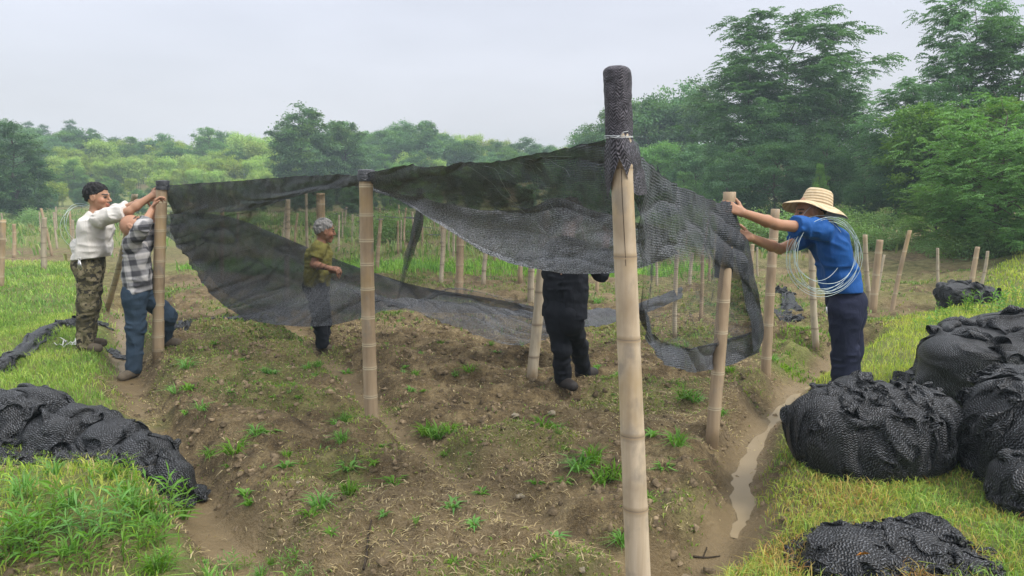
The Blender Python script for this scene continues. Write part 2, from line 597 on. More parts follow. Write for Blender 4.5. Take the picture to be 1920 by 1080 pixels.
def blades(B, h, lean, w, col, rng):
    """grass blades: B base (n,3), lean (n,2) horizontal reach at the tip"""
    n = len(B)
    h = np.broadcast_to(h, (n,))
    w = np.broadcast_to(w, (n,))
    up = np.array([0, 0, 1.0])
    l3 = np.c_[lean, np.zeros(n)]
    az = rng.uniform(0, 2 * np.pi, n)
    S = np.c_[np.cos(az), np.sin(az), np.zeros(n)] * w[:, None] * 0.5
    m1 = B + up * (h * 0.55)[:, None] + l3 * 0.28
    r = np.clip(np.linalg.norm(l3, axis=1) / (h + 1e-6), 0, 1.6)
    tip = B + up * (h * (1.0 - 0.42 * r))[:, None] + l3
    V = np.stack([B - S * 0.7, B + S * 0.7, m1 + S, m1 - S, tip], 1).reshape(-1, 3)
    i = np.arange(n)[:, None] * 5
    F4 = i + np.array([[0, 1, 2, 3]])
    F3 = i + np.array([[3, 2, 4]])
    return V, F4, F3, np.repeat(col, 5, axis=0)

def jitter(base, n, rng, dv=0.3, dh=0.15):
    c = np.asarray(base)[None, :] * rng.uniform(1 - dv, 1 + dv, (n, 1)) * rng.uniform(1 - dh, 1 + dh, (n, 3))
    return np.clip(c, 0.004, 1)

# ------------------------------------------------------------------ trees
def limb(mb, p, q, r0, r1, rng, wig=0.08, n=7, k=6):
    P = np.linspace(0, 1, n)[:, None] * (q - p) + p
    P[1:-1] += rng.normal(size=(n - 2, 3)) * np.linalg.norm(q - p) * wig * 0.35
    mb.add(*tube(P, np.linspace(r0, r1, n), k))
    return P

def tree_broad(seed, hgt=8.0, rad=2.6, base=0.18, nc=95, per=150, leaf=0.17, sq=1.0, tone=0.35, trunk_r=0.14):
    rng = np.random.default_rng(seed)
    tr, cr = MB(), MB()
    top = np.array([rng.normal() * 0.2, rng.normal() * 0.2, hgt * 0.86])
    limb(tr, np.array([0, 0, -0.3]), top, trunk_r, 0.025, rng, 0.05, 10, 8)
    cz, rz = hgt * (0.5 + base * 0.5), hgt * (0.5 - base * 0.5)
    for c in range(nc):
        d = unit(rng.normal(size=3))
        rr = rng.uniform(0.35, 1.0) ** 0.5
        bump = 1 + 0.28 * vn3(np.array([d[0] * 1.9 + seed]), np.array([d[1] * 1.9]), np.array([d[2] * 1.9]), seed)[0]
        taper = 1.0 - 0.35 * max(d[2], 0) ** 2 * (1 if sq < 1 else 0.6)
        p = np.array([d[0] * rad * rr * bump * taper, d[1] * rad * rr * bump * taper, cz + d[2] * rz * rr * bump])
        p[2] = max(p[2], hgt * base * 0.5)
        if c % 3 == 0:
            z0 = np.clip(p[2] - rng.uniform(0.15, 0.4) * rad, 0.12 * hgt, hgt * 0.8)
            limb(tr, np.array([top[0] * z0 / hgt, top[1] * z0 / hgt, z0]), p, 0.035 * hgt / 8, 0.008, rng, 0.1, 5, 5)
        m = int(per * rng.uniform(0.6, 1.3))
        cs = rng.uniform(0.32, 0.62) * rad / 2.6
        off = rng.normal(size=(m, 3)) * cs * np.array([0.62, 0.62, 0.36])
        C = p + off
        D = unit(off * np.array([1, 1, 0.3]) + 0.5 * d + 0.6 * rng.normal(size=(m, 3)))
        tone_c = rng.uniform(1 - tone, 1 + tone)
        col = jitter((tone_c, tone_c, tone_c), m, rng, 0.25, 0.1)
        if rng.random() < 0.2:
            col *= np.array([1.35, 1.2, 0.9])
        cr.add(*leaf_cards(C, D, rng.uniform(0.7, 1.25, m) * leaf, rng.uniform(0.7, 1.2, m) * leaf * 0.55, col, rng)[:2], C=None)
        cr.C.append(np.repeat(col, 4, axis=0))
    return tr, cr

def tree_layered(seed, hgt=10.0, rad=2.8, start=0.3, nb=46, leaf=0.13, fr=9, trunk_r=0.13, up=0.35):
    """airy tree: long branches carrying flat sprays of pinnate fronds"""
    rng = np.random.default_rng(seed)
    tr, cr = MB(), MB()
    top = np.array([rng.normal() * 0.25, rng.normal() * 0.25, hgt * 0.97])
    tp = limb(tr, np.array([0, 0, -0.3]), top, trunk_r, 0.02, rng, 0.04, 12, 8)
    for b in range(nb):
        t = start + (1 - start) * (b + rng.random()) / nb
        a = b * 2.4 + rng.normal() * 0.4
        s = tp[0] + (tp[-1] - tp[0]) * t
        L = rad * (0.35 + 0.85 * np.sin(np.pi * np.clip((1 - t) / (1 - start) * 0.8 + 0.12, 0, 1))) * rng.uniform(0.6, 1.15)
        e = s + np.array([np.cos(a) * L, np.sin(a) * L, L * up * rng.uniform(0.4, 1.4)])
        P = limb(tr, s, e, 0.035 * (1.2 - t), 0.008, rng, 0.1, 6, 5)
        tone_c = rng.uniform(0.7, 1.35)
        for f in range(fr):
            u = rng.uniform(0.35, 1.0)
            q = P[0] + (P[-1] - P[0]) * u + rng.normal(size=3) * 0.12 * L * np.array([1, 1, 0.35])
            for g in range(3):
                az = a + rng.normal() * 1.0
                FL = rng.uniform(0.35, 0.65) * (leaf / 0.13)
                dirv = np.array([np.cos(az), np.sin(az), rng.uniform(-0.15, 0.45)])
                side = np.array([-np.sin(az), np.cos(az), 0])
                k = 8
                tt = np.linspace(0.15, 1, k)
                R = q + dirv * FL * tt[:, None] - np.array([0, 0, 0.30]) * FL * (tt ** 2)[:, None]
                C = np.concatenate([R, R])
                D = np.concatenate([side + 0.6 * dirv + 0 * R, -side + 0.6 * dirv + 0 * R]) + rng.normal(size=(2 * k, 3)) * 0.2
                col = jitter((tone_c, tone_c, tone_c), 2 * k, rng, 0.2, 0.08)
                V, F, cc = leaf_cards(C, D, leaf * rng.uniform(0.7, 1.2, 2 * k), leaf * 0.38, col, rng, 0.3)
                cr.add(V, F)
                cr.C.append(cc)
    return tr, cr

def bamboo_clump(seed, hgt=7.5, n=15, leaf=0.30):
    rng = np.random.default_rng(seed)
    tr, cr = MB(), MB()
    for c in range(n):
        a = rng.uniform(0, 2 * np.pi)
        b = np.array([np.cos(a), np.sin(a), 0]) * rng.uniform(0, 1.5)
        h = hgt * rng.uniform(0.62, 0.95)
        reach = rng.uniform(0.5, 1.7)
        tt = np.linspace(0, 1, 12)
        a2 = a + rng.normal() * 0.8
        P = b + np.c_[np.cos(a2) * reach * tt ** 2.6, np.sin(a2) * reach * tt ** 2.6, h * (tt - 0.10 * tt ** 5)]
        P[0, 2] = -0.3
        tr.add(*tube(P, np.linspace(0.045, 0.008, 12), 5))
        tone = rng.uniform(0.65, 1.35)
        yel = rng.uniform(0.85, 1.25)
        for s in range(30):
            u = rng.uniform(0.33, 1.0)
            q = np.array([np.interp(u, tt, P[:, i]) for i in range(3)])
            az = rng.uniform(0, 2 * np.pi)
            rr = (1.15 - 0.75 * u) * rng.uniform(0.3, 1.0)
            q = q + np.array([np.cos(az) * rr, np.sin(az) * rr, 0.25 * rr])
            m = 20
            off = rng.normal(size=(m, 3)) * np.array([0.26, 0.26, 0.2])
            D = np.array([np.cos(az), np.sin(az), -0.4]) + rng.normal(size=(m, 3)) * 0.55
            tc_ = tone * rng.uniform(0.75, 1.25)
            col = jitter((tc_ * yel, tc_, tc_ * 0.9), m, rng, 0.25, 0.08)
            V, F, cc = leaf_cards(q + off, D, leaf * rng.uniform(0.6, 1.2, m), leaf * 0.30, col, rng, 0.35)
            cr.add(V, F)
            cr.C.append(cc)
    return tr, cr

def shrub_proto(seed, hgt=1.3, rad=0.9, per=70, nc=42, leaf=0.085, flowers=0):
    rng = np.random.default_rng(seed)
    tr, cr = MB(), MB()
    for c in range(nc):
        d = unit(rng.normal(size=3))
        d[2] = abs(d[2])
        rr = rng.uniform(0.3, 1.0) ** 0.5 * rng.uniform(0.8, 1.15)
        p = np.array([d[0] * rad * rr, d[1] * rad * rr, 0.12 + d[2] * hgt * rr * 0.9])
        if c % 3 == 0:
            limb(tr, np.array([d[0] * 0.1, d[1] * 0.1, -0.1]), p, 0.012, 0.004, rng, 0.1, 5, 5)
        m = int(per * rng.uniform(0.6, 1.3))
        off = rng.normal(size=(m, 3)) * rad * np.array([0.17, 0.17, 0.15])
        C = p + off
        C[:, 2] = np.maximum(C[:, 2], 0.02)
        D = unit(off + 0.06 * d + np.array([0, 0, 0.05])) + 0.5 * rng.normal(size=(m, 3))
        tc_ = rng.uniform(0.6, 1.4)
        col = jitter((tc_, tc_, tc_), m, rng, 0.25, 0.1)
        V, F, cc = leaf_cards(C, D, leaf * rng.uniform(0.7, 1.25, m), leaf * 0.5, col, rng)
        cr.add(V, F)
        cr.C.append(cc)
        if flowers and rng.random() < flowers:
            m = 14
            off = rng.normal(size=(m, 3)) * 0.05
            V, F, cc = leaf_cards(p + np.array([0, 0, 0.12]) + off, rng.normal(size=(m, 3)), 0.04, 0.035, jitter((6.5, 4.6, 8.5), m, rng, 0.2, 0.05), rng)
            cr.add(V, F)
            cr.C.append(cc)
    return tr, cr

class Proto:
    def __init__(s, name, gen, mat, hgt, crown='crown', trunk='trunk', bark=None):
        tr, cr = gen
        s.name, s.h = name, hgt
        s.trunk = tr.mesh(trunk, bark or M_BARK)
        s.crown = cr.mesh(crown, mat, False)
        s.cn, s.tn = crown, trunk
    def place(s, loc, sc, rot, label, cat, group=None, wid=1.0):
        r = empty(s.name, loc)
        r.scale = (sc * wid, sc * wid, sc)
        r.rotation_euler = (0, 0, rot)
        link(s.tn, s.trunk, r)
        link(s.cn, s.crown, r)
        tag(r, label, cat, group)
        return r

M = Mat('bamboo_culm_green')
M_CULM = M.done(M.bsdf((0.10, 0.13, 0.045), 0.5, 0.3))

BROAD = [Proto('broadleaf_tree', tree_broad(s, 8, 2.9, 0.02, 130, 140, 0.25), M_LEAF, 8) for s in (1, 2, 3)]
BROADN = [Proto('broadleaf_tree', tree_broad(s, 8, 2.6, 0.08, 130, 170, 0.15), M_LEAF_DARK, 8) for s in (4, 5)]
FRESH = [Proto('broadleaf_tree', tree_broad(s, 8, 2.6, 0.03, 120, 150, 0.20), M_LEAF_MID, 8) for s in (6, 7)]
POPLAR = [Proto('poplar_tree', tree_broad(s, 9, 2.1, 0.05, 150, 140, 0.22, 0.8), M_POPLAR, 9) for s in (8, 9)]
DARKC = [Proto('dark_tree', tree_broad(s, 9, 2.0, 0.05, 120, 150, 0.18, 0.8), M_LEAF_DARK, 9) for s in (10, 12)]
LAYER = [Proto('feathery_tree', tree_layered(s, 10, 3.1, 0.28, 62, 0.19, 13, 0.13, 0.24), M_LEAF, 10) for s in (21, 22)]
LAYERLOW = [Proto('feathery_tree', tree_layered(s, 5, 2.3, 0.06, 60, 0.13, 10, 0.08, 0.45), M_LEAF_MID, 5) for s in (31, 32)]
BAMB = [Proto('bamboo_clump', bamboo_clump(s), M_BAMBOO_LEAF, 7.2, 'foliage', 'culms', M_CULM) for s in (41, 42, 43)]
SHRUB = [Proto('shrub', shrub_proto(s), M_SHRUB, 1.3, 'foliage', 'stems') for s in (51, 52)]
SHRUBF = [Proto('shrub', shrub_proto(s, 1.2, 0.95, 60, 44, 0.075, 0.5), M_SHRUB, 1.2, 'foliage', 'stems') for s in (53, 54)]

rt = random.Random(5)
def tree_px(protos, px, top, Y, label, cat, group=None, wid=1.0):
    p = protos[rt.randrange(len(protos))]
    q = pt(px, top, Y)
    g = H1(q[0], Y)
    sc = max((q[2] - g) / p.h, 0.15)
    return p.place((q[0], Y, g - 0.05), sc, rt.uniform(0, 6.28), label, cat, group, wid)

G_HILL = 'trees on the wooded hill behind the field'
L_BAM = 'yellow-green feathery bamboo clump in the grove on the hill behind the field'
L_BRD = 'hazy blue-green broadleaf tree in the wood on the hill behind the field'
L_DRK = 'dark blue-green tree on the skyline at the far left of the hill'
# skyline row of the left hill
sky_pts = [(-60, 215), (0, 222), (120, 232), (240, 256), (320, 250), (430, 243), (520, 240), (600, 236), (690, 232), (800, 234), (880, 246), (960, 260), (1060, 268), (1140, 240)]
sx, sy = zip(*sky_pts)
for px in range(-60, 1130, 30):
    top = np.interp(px, sx, sy) + rt.uniform(-7, 9)
    if px < 240:
        tree_px(DARKC + BROAD, px + rt.uniform(-12, 12), top, rt.uniform(96, 108), L_DRK, 'tree', 'dark trees on the skyline at the far left')
    elif px < 540 or 900 < px:
        tree_px(BAMB, px + rt.uniform(-12, 12), top, rt.uniform(94, 106), L_BAM, 'bamboo', G_HILL)
    else:
        tree_px(BROAD + BAMB + FRESH, px + rt.uniform(-12, 12), top, rt.uniform(94, 106), 'hazy mixed green tree on the skyline above the mesh roof', 'tree', 'trees on the middle skyline')
# middle rows
for row, (Y, dy, step) in enumerate([(91, 10, 32), (84, 26, 34), (77, 48, 36), (70, 74, 40), (63, 100, 44)]):
    for px in range(-70, 1180, step):
        x = px + rt.uniform(-16, 16)
        top = np.interp(x, sx, sy) + dy + rt.uniform(-14, 14)
        g = 0.6 * vn2(np.array([px / 170.0]), np.array([row * 1.7]), 9)[0] + rt.uniform(-0.3, 0.3)
        if row == 4 and 120 < x < 420:
            g -= 0.5
        if 90 < x < 560 and g > -0.35 or g > 0.28:
            tree_px(BAMB, x, top, Y + rt.uniform(-3, 3), L_BAM, 'bamboo', G_HILL, 1.25)
        else:
            tree_px(BROAD + FRESH, x, top, Y + rt.uniform(-3, 3), L_BRD, 'tree', G_HILL, 1.2)
# front edge of the left wood
for px in range(-60, 1150, 40):
    x = px + rt.uniform(-14, 14)
    tree_px(BROADN + BROAD + FRESH, x, rt.uniform(335, 362), rt.uniform(54, 60), 'low dark tree along the foot of the wooded hill', 'tree', 'low trees along the foot of the hill')
# single trees that stand out on the left
tree_px(POPLAR, 566, 200, 62, 'tall rounded blue-green tree rising above the hill skyline over the taut mesh edge', 'tree', None, 1.35)
tree_px(POPLAR, 645, 222, 64, 'pale rounded tree beside the tallest hill tree above the mesh roof', 'tree', None, 1.15)
tree_px(POPLAR, 800, 222, 80, 'small pointed tree sticking out of the middle skyline', 'tree')
tree_px(DARKC, 25, 236, 45, 'tall dark drooping tree at the edge of the field behind the leftmost posts', 'tree', None, 1.5)
tree_px(DARKC, -45, 250, 43, 'dark tree cut by the edge of the view behind the leftmost posts', 'tree', None, 1.5)

# right-hand wood
for px, top, Y, protos, lab in [
    (1105, 236, 62, BROAD, 'hazy green tree just left of the wrapped pole top'),
    (1150, 205, 60, FRESH, 'hazy light green tree directly behind the wrapped pole top'),
    (1215, 178, 58, BROAD, 'rounded hazy tree just right of the wrapped pole top'),
    (1275, 160, 60, BROAD, 'hazy tree on the skyline midway between wrapped pole and tallest tree'),
    (1330, 150, 55, POPLAR, 'slim hazy tree with pointed top left of the tallest tree'),
    (1235, 255, 46, FRESH, 'light green bushy tree below the skyline right of the wrapped pole'),
    (1305, 262, 44, BROAD, 'dark rounded tree below the slim hazy tree')]:
    tree_px(protos, px, top, Y, lab, 'tree')
T = [
    (LAYER, 1488, 18, 36, 'tallest feathery tree against the sky above the man in the straw hat', 1.05),
    (LAYER, 1405, 118, 35, 'shorter feathery tree leaning out to the left of the tallest tree', 0.95),
    (LAYER, 1550, 120, 37, 'feathery tree crowding the right flank of the tallest tree', 0.85),
    (BROADN, 1420, 185, 34, 'dense dark tree filling the left side under the tallest feathery tree', 1.15),
    (BROADN, 1495, 165, 34.5, 'dense dark tree directly under the tallest feathery tree', 1.15),
    (BROADN, 1572, 160, 35, 'dense dark tree sloping down to the dip in the skyline', 1.1),
    (BROADN, 1455, 255, 30, 'dark leafy tree behind the straw hat', 1.3),
    (BROADN, 1550, 265, 29, 'dark leafy tree right behind the coil carrier', 1.3),
    (BROADN, 1372, 280, 31, 'dark leafy tree behind the gripped pole top', 1.2),
    (BROADN, 1630, 245, 30, 'dark tree standing in the dip of the skyline', 1.2),
    (LAYER, 1693, 152, 26, 'feathery tree with fine twigs just right of the skyline dip', 0.85),
    (BROADN, 1730, 205, 25.5, 'dense green tree under the fine-twigged tree', 1.2),
    (LAYER, 1842, -5, 27, 'tall purple-tinged feathery tree at the top corner of the view', 0.72),
    (LAYER, 1915, 40, 26, 'feathery tree cut by the edge of the view next to the tall corner tree', 0.9),
    (BROADN, 1800, 165, 24.5, 'dense tree under the tall corner tree', 1.15),
    (FRESH, 1760, 175, 23, 'light green tree with drooping leaves in front of the right wood', 1.1),
    (FRESH, 1880, 160, 22, 'yellowish green tree at the right edge of the wood', 1.2),
    (BROADN, 1690, 290, 24, 'dark leafy tree above the leaning stakes', 1.25),
    (BROADN, 1620, 330, 25, 'low dark tree behind the stakes beside the coil carrier', 1.4),
    (LAYERLOW, 1885, 205, 15.5, 'big feathery bush with arching fronds at the right edge', 0.95),
    (LAYERLOW, 1815, 288, 16.5, 'feathery bush with fronds reaching left, beside the biggest bush', 0.95),
    (LAYERLOW, 1960, 260, 14, 'feathery bush cut by the right edge of the view', 1.0),
    (LAYERLOW, 1765, 350, 18, 'lower feathery bush behind the thin upright stake', 1.2),
    (FRESH, 1540, 308, 24, 'bright green sapling rising just behind the straw hat', 0.42),
]
for protos, px, top, Y, lab, wid in T:
    tree_px(protos, px, top, Y, lab, 'bush' if protos is LAYERLOW else 'tree', None, wid)
for px in range(1060, 1420, 44):
    tree_px(BROADN + FRESH, px + rt.uniform(-10, 10), rt.uniform(318, 372), rt.uniform(38, 44), 'low leafy tree at the foot of the wood behind the hanging mesh', 'tree', 'low trees at the foot of the right wood', 1.2)
# tall feathery shrubs closing the field on the right
G_SH = 'shrubs along the far edge of the field'
for px, top, Y in [(1300, 395, 24), (1345, 385, 23), (1395, 400, 22), (1430, 395, 21.5), (1480, 405, 20.5), (1530, 418, 20), (1590, 412, 19.5), (1630, 425, 19), (1668, 420, 18.5), (1705, 432, 18), (1745, 440, 17), (1780, 445, 16), (1650, 392, 22), (1585, 385, 23), (1720, 398, 21), (1820, 425, 15.5), (1870, 420, 15), (1910, 430, 14.5)]:
    tree_px(SHRUBF if px % 2 else SHRUB, px, top, Y, 'leafy shrub in the hedge row closing the field on the right', 'shrub', G_SH, 1.5)
for px in range(-40, 1290, 52):
    Y = rt.uniform(34, 48)
    tree_px(SHRUB + SHRUBF, px + rt.uniform(-14, 14), rt.uniform(388, 408), Y, 'pale leafy shrub among the distant stakes at the far edge of the field', 'shrub', 'shrubs among the distant stakes', 1.7)
for px, top, Y in [(735, 395, 24), (700, 402, 25), (765, 410, 25), (905, 445, 22), (960, 455, 21), (1010, 448, 22), (640, 415, 27), (440, 420, 28), (500, 425, 27), (1080, 452, 23), (1150, 440, 24), (1220, 430, 24)]:
    tree_px(SHRUB, px, top, Y, 'bright green shrub seen through the mesh in the middle of the field', 'shrub', 'shrubs seen through the mesh', 1.2)

# ------------------------------------------------------------------ grass
def scatter(n, x0, x1, y0, y1, prob, rng):
    x = rng.uniform(x0, x1, n)
    y = rng.uniform(y0, y1, n)
    k = rng.random(n) < prob(x, y)
    x, y = x[k], y[k]
    return np.c_[x, y, H(x, y) - 0.006]

def grass_obj(name, B, hmin, hmax, w, colfn, lean, seed, label=None):
    rng = np.random.default_rng(seed)
    n = len(B)
    hh = rng.uniform(hmin, hmax, n) * (0.75 + 0.5 * (vn2(B[:, 0] * 3, B[:, 1] * 3, 3) > 0) * rng.random(n))
    a = rng.uniform(0, 2 * np.pi, n)
    ln = np.c_[np.cos(a), np.sin(a)] * (rng.uniform(0.2, 1.0, n) * lean * hh)[:, None]
    V, F4, F3, cc = blades(B, hh, ln, w * rng.uniform(0.6, 1.3, n), colfn(B, n, rng), rng)
    o = link(name, mesh_np(name, V, [F4, F3], [M_GRASS], False, cc))
    struct(o, 'stuff')
    if label:
        o['label'] = label
    return o

def mixcol(cols, wts):
    cols = np.array(cols)
    def f(B, n, rng):
        t = vn2(B[:, 0] * 1.3, B[:, 1] * 1.3, 61) * 0.6 + vn2(B[:, 0] * 5, B[:, 1] * 5, 62) * 0.4
        q = np.clip((t + 1) / 2 + rng.normal(size=n) * 0.16, 0, 0.999)
        cw = np.cumsum(wts) / np.sum(wts)
        i = np.searchsorted(cw, q)
        return np.clip(cols[np.clip(i, 0, len(cols) - 1)] * rng.uniform(0.7, 1.3, (n, 1)), 0.004, 1)
    return f

LUSH = mixcol([(0.12, 0.23, 0.035), (0.21, 0.34, 0.05), (0.32, 0.42, 0.065), (0.42, 0.44, 0.11)], [1, 1.4, 1.4, 0.7])
YEL = mixcol([(0.17, 0.28, 0.04), (0.33, 0.41, 0.05), (0.46, 0.49, 0.06), (0.45, 0.38, 0.10)], [1, 1.5, 1.5, 0.8])
AUT = mixcol([(0.12, 0.25, 0.035), (0.22, 0.36, 0.05), (0.36, 0.42, 0.06), (0.44, 0.32, 0.08), (0.40, 0.19, 0.06)], [0.9, 1.2, 1.2, 1.1, 1.0])

gl = lambda x, y: sstep(0.02, 0.22, poly_sd(x, y, P_LEFT) + 0.2 * fbm2(x, y, 2.0, 3, 71)) * (1 - sstep(-0.35, 0.4, -0.1 + fbm2(x, y, 0.8, 3, 131)) * 0.35)
gr = lambda x, y: sstep(0.02, 0.2, poly_sd(x, y, P_RIGHT) + 0.2 * fbm2(x, y, 2.0, 3, 72)) * (1 - sstep(-0.2, 0.5, fbm2(x, y, 1.0, 3, 132)) * 0.4)
hx, hy = gp(170, 960)[:2]
rg_ = np.random.default_rng(101)
grass_obj('lawn_grass', scatter(90000, -7.5, -1.5, 4.2, 9.5, gl, rg_), 0.03, 0.10, 0.006, LUSH, 0.9, 1)
grass_obj('lawn_grass', scatter(40000, -14, -3.5, 9.5, 17, gl, rg_), 0.05, 0.15, 0.014, LUSH, 0.9, 2)
grass_obj('tall_bank_grass', scatter(17000, -5.5, -0.9, 2.3, 4.6, lambda x, y: gl(x, y) * sstep(-0.3, 0.35, fbm2(x, y, 2.1, 3, 177)), rg_), 0.03, 0.11, 0.006, mixcol([(0.10, 0.21, 0.03), (0.19, 0.34, 0.045), (0.29, 0.42, 0.055), (0.38, 0.42, 0.09), (0.40, 0.33, 0.15)], [1, 1.3, 1.2, 0.8, 0.6]), 1.2, 3)
grass_obj('bank_grass', scatter(60000, 1.2, 6.5, 4.5, 9.5, gr, rg_), 0.03, 0.09, 0.006, YEL, 0.9, 4)
grass_obj('bank_grass', scatter(26000, 4, 14, 9.5, 17, gr, rg_), 0.05, 0.13, 0.014, YEL, 0.9, 5)
grass_obj('tawny_grass', scatter(50000, 0.7, 4.0, 2.2, 4.7, gr, rg_), 0.03, 0.10, 0.0045, AUT, 1.3, 6)
gb = lambda x, y: sstep(0.0, 0.2, poly_sd(x, y, P_BLOB) + 0.2 * fbm2(x, y, 2.0, 3, 71))
grass_obj('plot_edge_weeds', scatter(9000, 1.8, 3.6, 5.5, 8.5, gb, rg_), 0.03, 0.09, 0.012, mixcol([(0.10, 0.22, 0.035), (0.17, 0.31, 0.045), (0.24, 0.38, 0.06)], [1, 1.5, 1]), 1.0, 7)
gf = lambda x, y: sstep(-0.03, 0.08, poly_sd(x, y, P_FRONT))
grass_obj('front_grass', scatter(3000, -1.6, -0.3, 2.2, 3.4, gf, rg_), 0.06, 0.17, 0.008, mixcol([(0.13, 0.28, 0.035), (0.22, 0.38, 0.045)], [1, 1]), 1.1, 8)
gs = lambda x, y: (x > -6.5) * (sstep(14, 14.6, y) - sstep(16.3, 17, y)) * (0.4 + 0.6 * sstep(-0.2, 0.2, fbm2(x, y, 0.5, 2, 5)))
grass_obj('field_strip_grass', scatter(22000, -9, 4, 13.8, 17.2, gs, rg_), 0.10, 0.26, 0.02, mixcol([(0.14, 0.30, 0.04), (0.24, 0.42, 0.05)], [1, 1]), 0.7, 9)
def gfar(x, y):
    g, w, s = zones(x, y)
    return g * np.where((y < 27) & (x < -4.5), 0.3, 0.9)
grass_obj('far_field_weeds', scatter(60000, -42, 26, 17, 55, gfar, rg_), 0.15, 0.42, 0.055, mixcol([(0.10, 0.18, 0.04), (0.17, 0.27, 0.06), (0.25, 0.29, 0.09), (0.28, 0.24, 0.12)], [1, 1, 1, 0.7]), 0.8, 10)
# thin seedlings over the bare beds
def gbed(x, y):
    g, w, s = zones(x, y)
    return (g < 0.5) * (1 - w) * (0.05 + 0.95 * sstep(0.2, 0.75, fbm2(x, y, 1.05, 4, 81) + 0.4 * sstep(6, 10, y)))
grass_obj('seedling_weeds', scatter(120000, -3.6, 4.6, 2.4, 9, gbed, rg_), 0.012, 0.045, 0.008, mixcol([(0.09, 0.17, 0.035), (0.16, 0.27, 0.05), (0.25, 0.31, 0.08), (0.33, 0.28, 0.12)], [1, 1.3, 1, 0.5]), 1.3, 11)
grass_obj('seedling_weeds', scatter(60000, -6, 9, 8, 14, lambda x, y: gbed(x, y) * 0.8 + 0.06, rg_), 0.02, 0.09, 0.02, mixcol([(0.09, 0.17, 0.035), (0.16, 0.25, 0.05), (0.24, 0.27, 0.08), (0.32, 0.27, 0.12)], [1, 1, 1, 0.6]), 1.2, 12)
# dry straw and stubble lying on the beds
def gstraw(x, y):
    g, w, s = zones(x, y)
    return (g < 0.7) * (1 - 0.85 * w) * (0.15 + 0.85 * s)
B = scatter(130000, -3.8, 4.5, 2.3, 10, gstraw, rg_)
B[:, 2] += 0.008
grass_obj('dry_straw', B, 0.006, 0.026, 0.0060, mixcol([(0.27, 0.20, 0.10), (0.40, 0.315, 0.17), (0.52, 0.43, 0.26), (0.12, 0.085, 0.045)], [1, 1, 0.6, 1.0]), 5.0, 13)
# clods of earth
B = scatter(60000, -3.8, 4.5, 2.3, 9.5, lambda x, y: (zones(x, y)[0] < 0.5) * (0.35 + 0.65 * sstep(-0.2, 0.5, fbm2(x, y, 2.5, 3, 141))) * (1 - 0.9 * zones(x, y)[1]), rg_)
ico = np.array([[0, 0, 1], [1, 0, 0], [0, 1, 0], [-1, 0, 0], [0, -1, 0], [0.6, 0.6, 0.55], [-0.6, 0.6, 0.55], [-0.6, -0.6, 0.55], [0.6, -0.6, 0.55]])
icf = np.array([[0, 5, 6], [0, 6, 7], [0, 7, 8], [0, 8, 5], [1, 2, 5], [2, 3, 6], [3, 4, 7], [4, 1, 8], [5, 2, 6], [6, 3, 7], [7, 4, 8], [8, 1, 5]])
n = len(B)
sz = 0.0035 + 0.026 * rg_.random(n) ** 6
V = (ico[None] * (1 + 0.3 * rg_.normal(size=(n, 9, 1))) * sz[:, None, None] * rg_.uniform(0.6, 1.3, (n, 1, 3)) + B[:, None, :]).reshape(-1, 3)
M = Mat('earth_clods')
M_CLOD = M.done(M.bsdf(M.mix(1.0, M.attr('Col'), M.ramp(M.noise(M.obj(), 60, 4), [(0.3, (0.5, 0.5, 0.5)), (0.7, (1.2, 1.2, 1.2))]), 'MULTIPLY'), 0.95, 0.1))
cc = np.repeat(np.array([[0.17, 0.13, 0.082]]) * rg_.uniform(0.45, 1.5, (n, 1)), 9, axis=0)
struct(link('soil_clods', mesh_np('soil_clods', V, [(np.arange(n)[:, None, None] * 9 + icf[None]).reshape(-1, 3)], [M_CLOD], False, cc)), 'stuff')

# ------------------------------------------------------------------ separate weeds
def weed_mesh(seed, n, L, W, up, name='weed'):
    rng = np.random.default_rng(seed)
    mb = MB()
    a = rng.uniform(0, 2 * np.pi, n)
    r0 = rng.uniform(0, 0.25, n) * L
    B = np.c_[np.cos(a) * r0, np.sin(a) * r0, np.zeros(n)]
    a2 = a + rng.normal(size=n) * 0.6
    ln = np.c_[np.cos(a2), np.sin(a2)] * (L * rng.uniform(0.3, 1.0, n))[:, None]
    V, F4, F3, cc = blades(B, L * up * rng.uniform(0.5, 1.2, n), ln, W * rng.uniform(0.6, 1.2, n), jitter((1, 1, 1), n, rng, 0.35, 0.15), rng)
    return mesh_np(name, V, [F4, F3], [M_WEED], False, cc)

def leafy_stalk(mb, b, h, rng, L, W, nl=15, bend=0.15):
    a = rng.uniform(0, 6.28)
    tt = np.linspace(0, 1, 6)
    P = b + np.c_[np.cos(a) * bend * h * tt ** 2, np.sin(a) * bend * h * tt ** 2, h * tt]
    V, F4, F3 = tube(P, np.linspace(0.004, 0.0015, 6), 4)
    mb.add(V, F4, F3, (1, 0.9, 0.8))
    u = np.linspace(0.1, 1, nl)
    C = np.stack([np.interp(u, tt, P[:, i]) for i in range(3)], -1)
    az = np.arange(nl) * 2.4 + rng.normal(size=nl) * 0.3
    D = np.c_[np.cos(az), np.sin(az), 0.35 + 0.9 * u ** 2]
    Vl, Fl, cc = leaf_cards(C, D, L * (1.15 - 0.5 * u) * rng.uniform(0.8, 1.2, nl), W, jitter((1, 1, 1), nl, rng, 0.3, 0.1), rng, 0.25)
    mb.add(Vl, Fl)
    mb.C.append(cc)

def stalk_plant(seed, k, h, L, W, spread):
    rng = np.random.default_rng(seed)
    mb = MB()
    for i in range(k):
        b = np.r_[rng.normal(size=2) * spread, -0.02]
        leafy_stalk(mb, b, h * rng.uniform(0.6, 1.1), rng, L, W)
    return mb.mesh('leafy_weed', M_WEED, False)

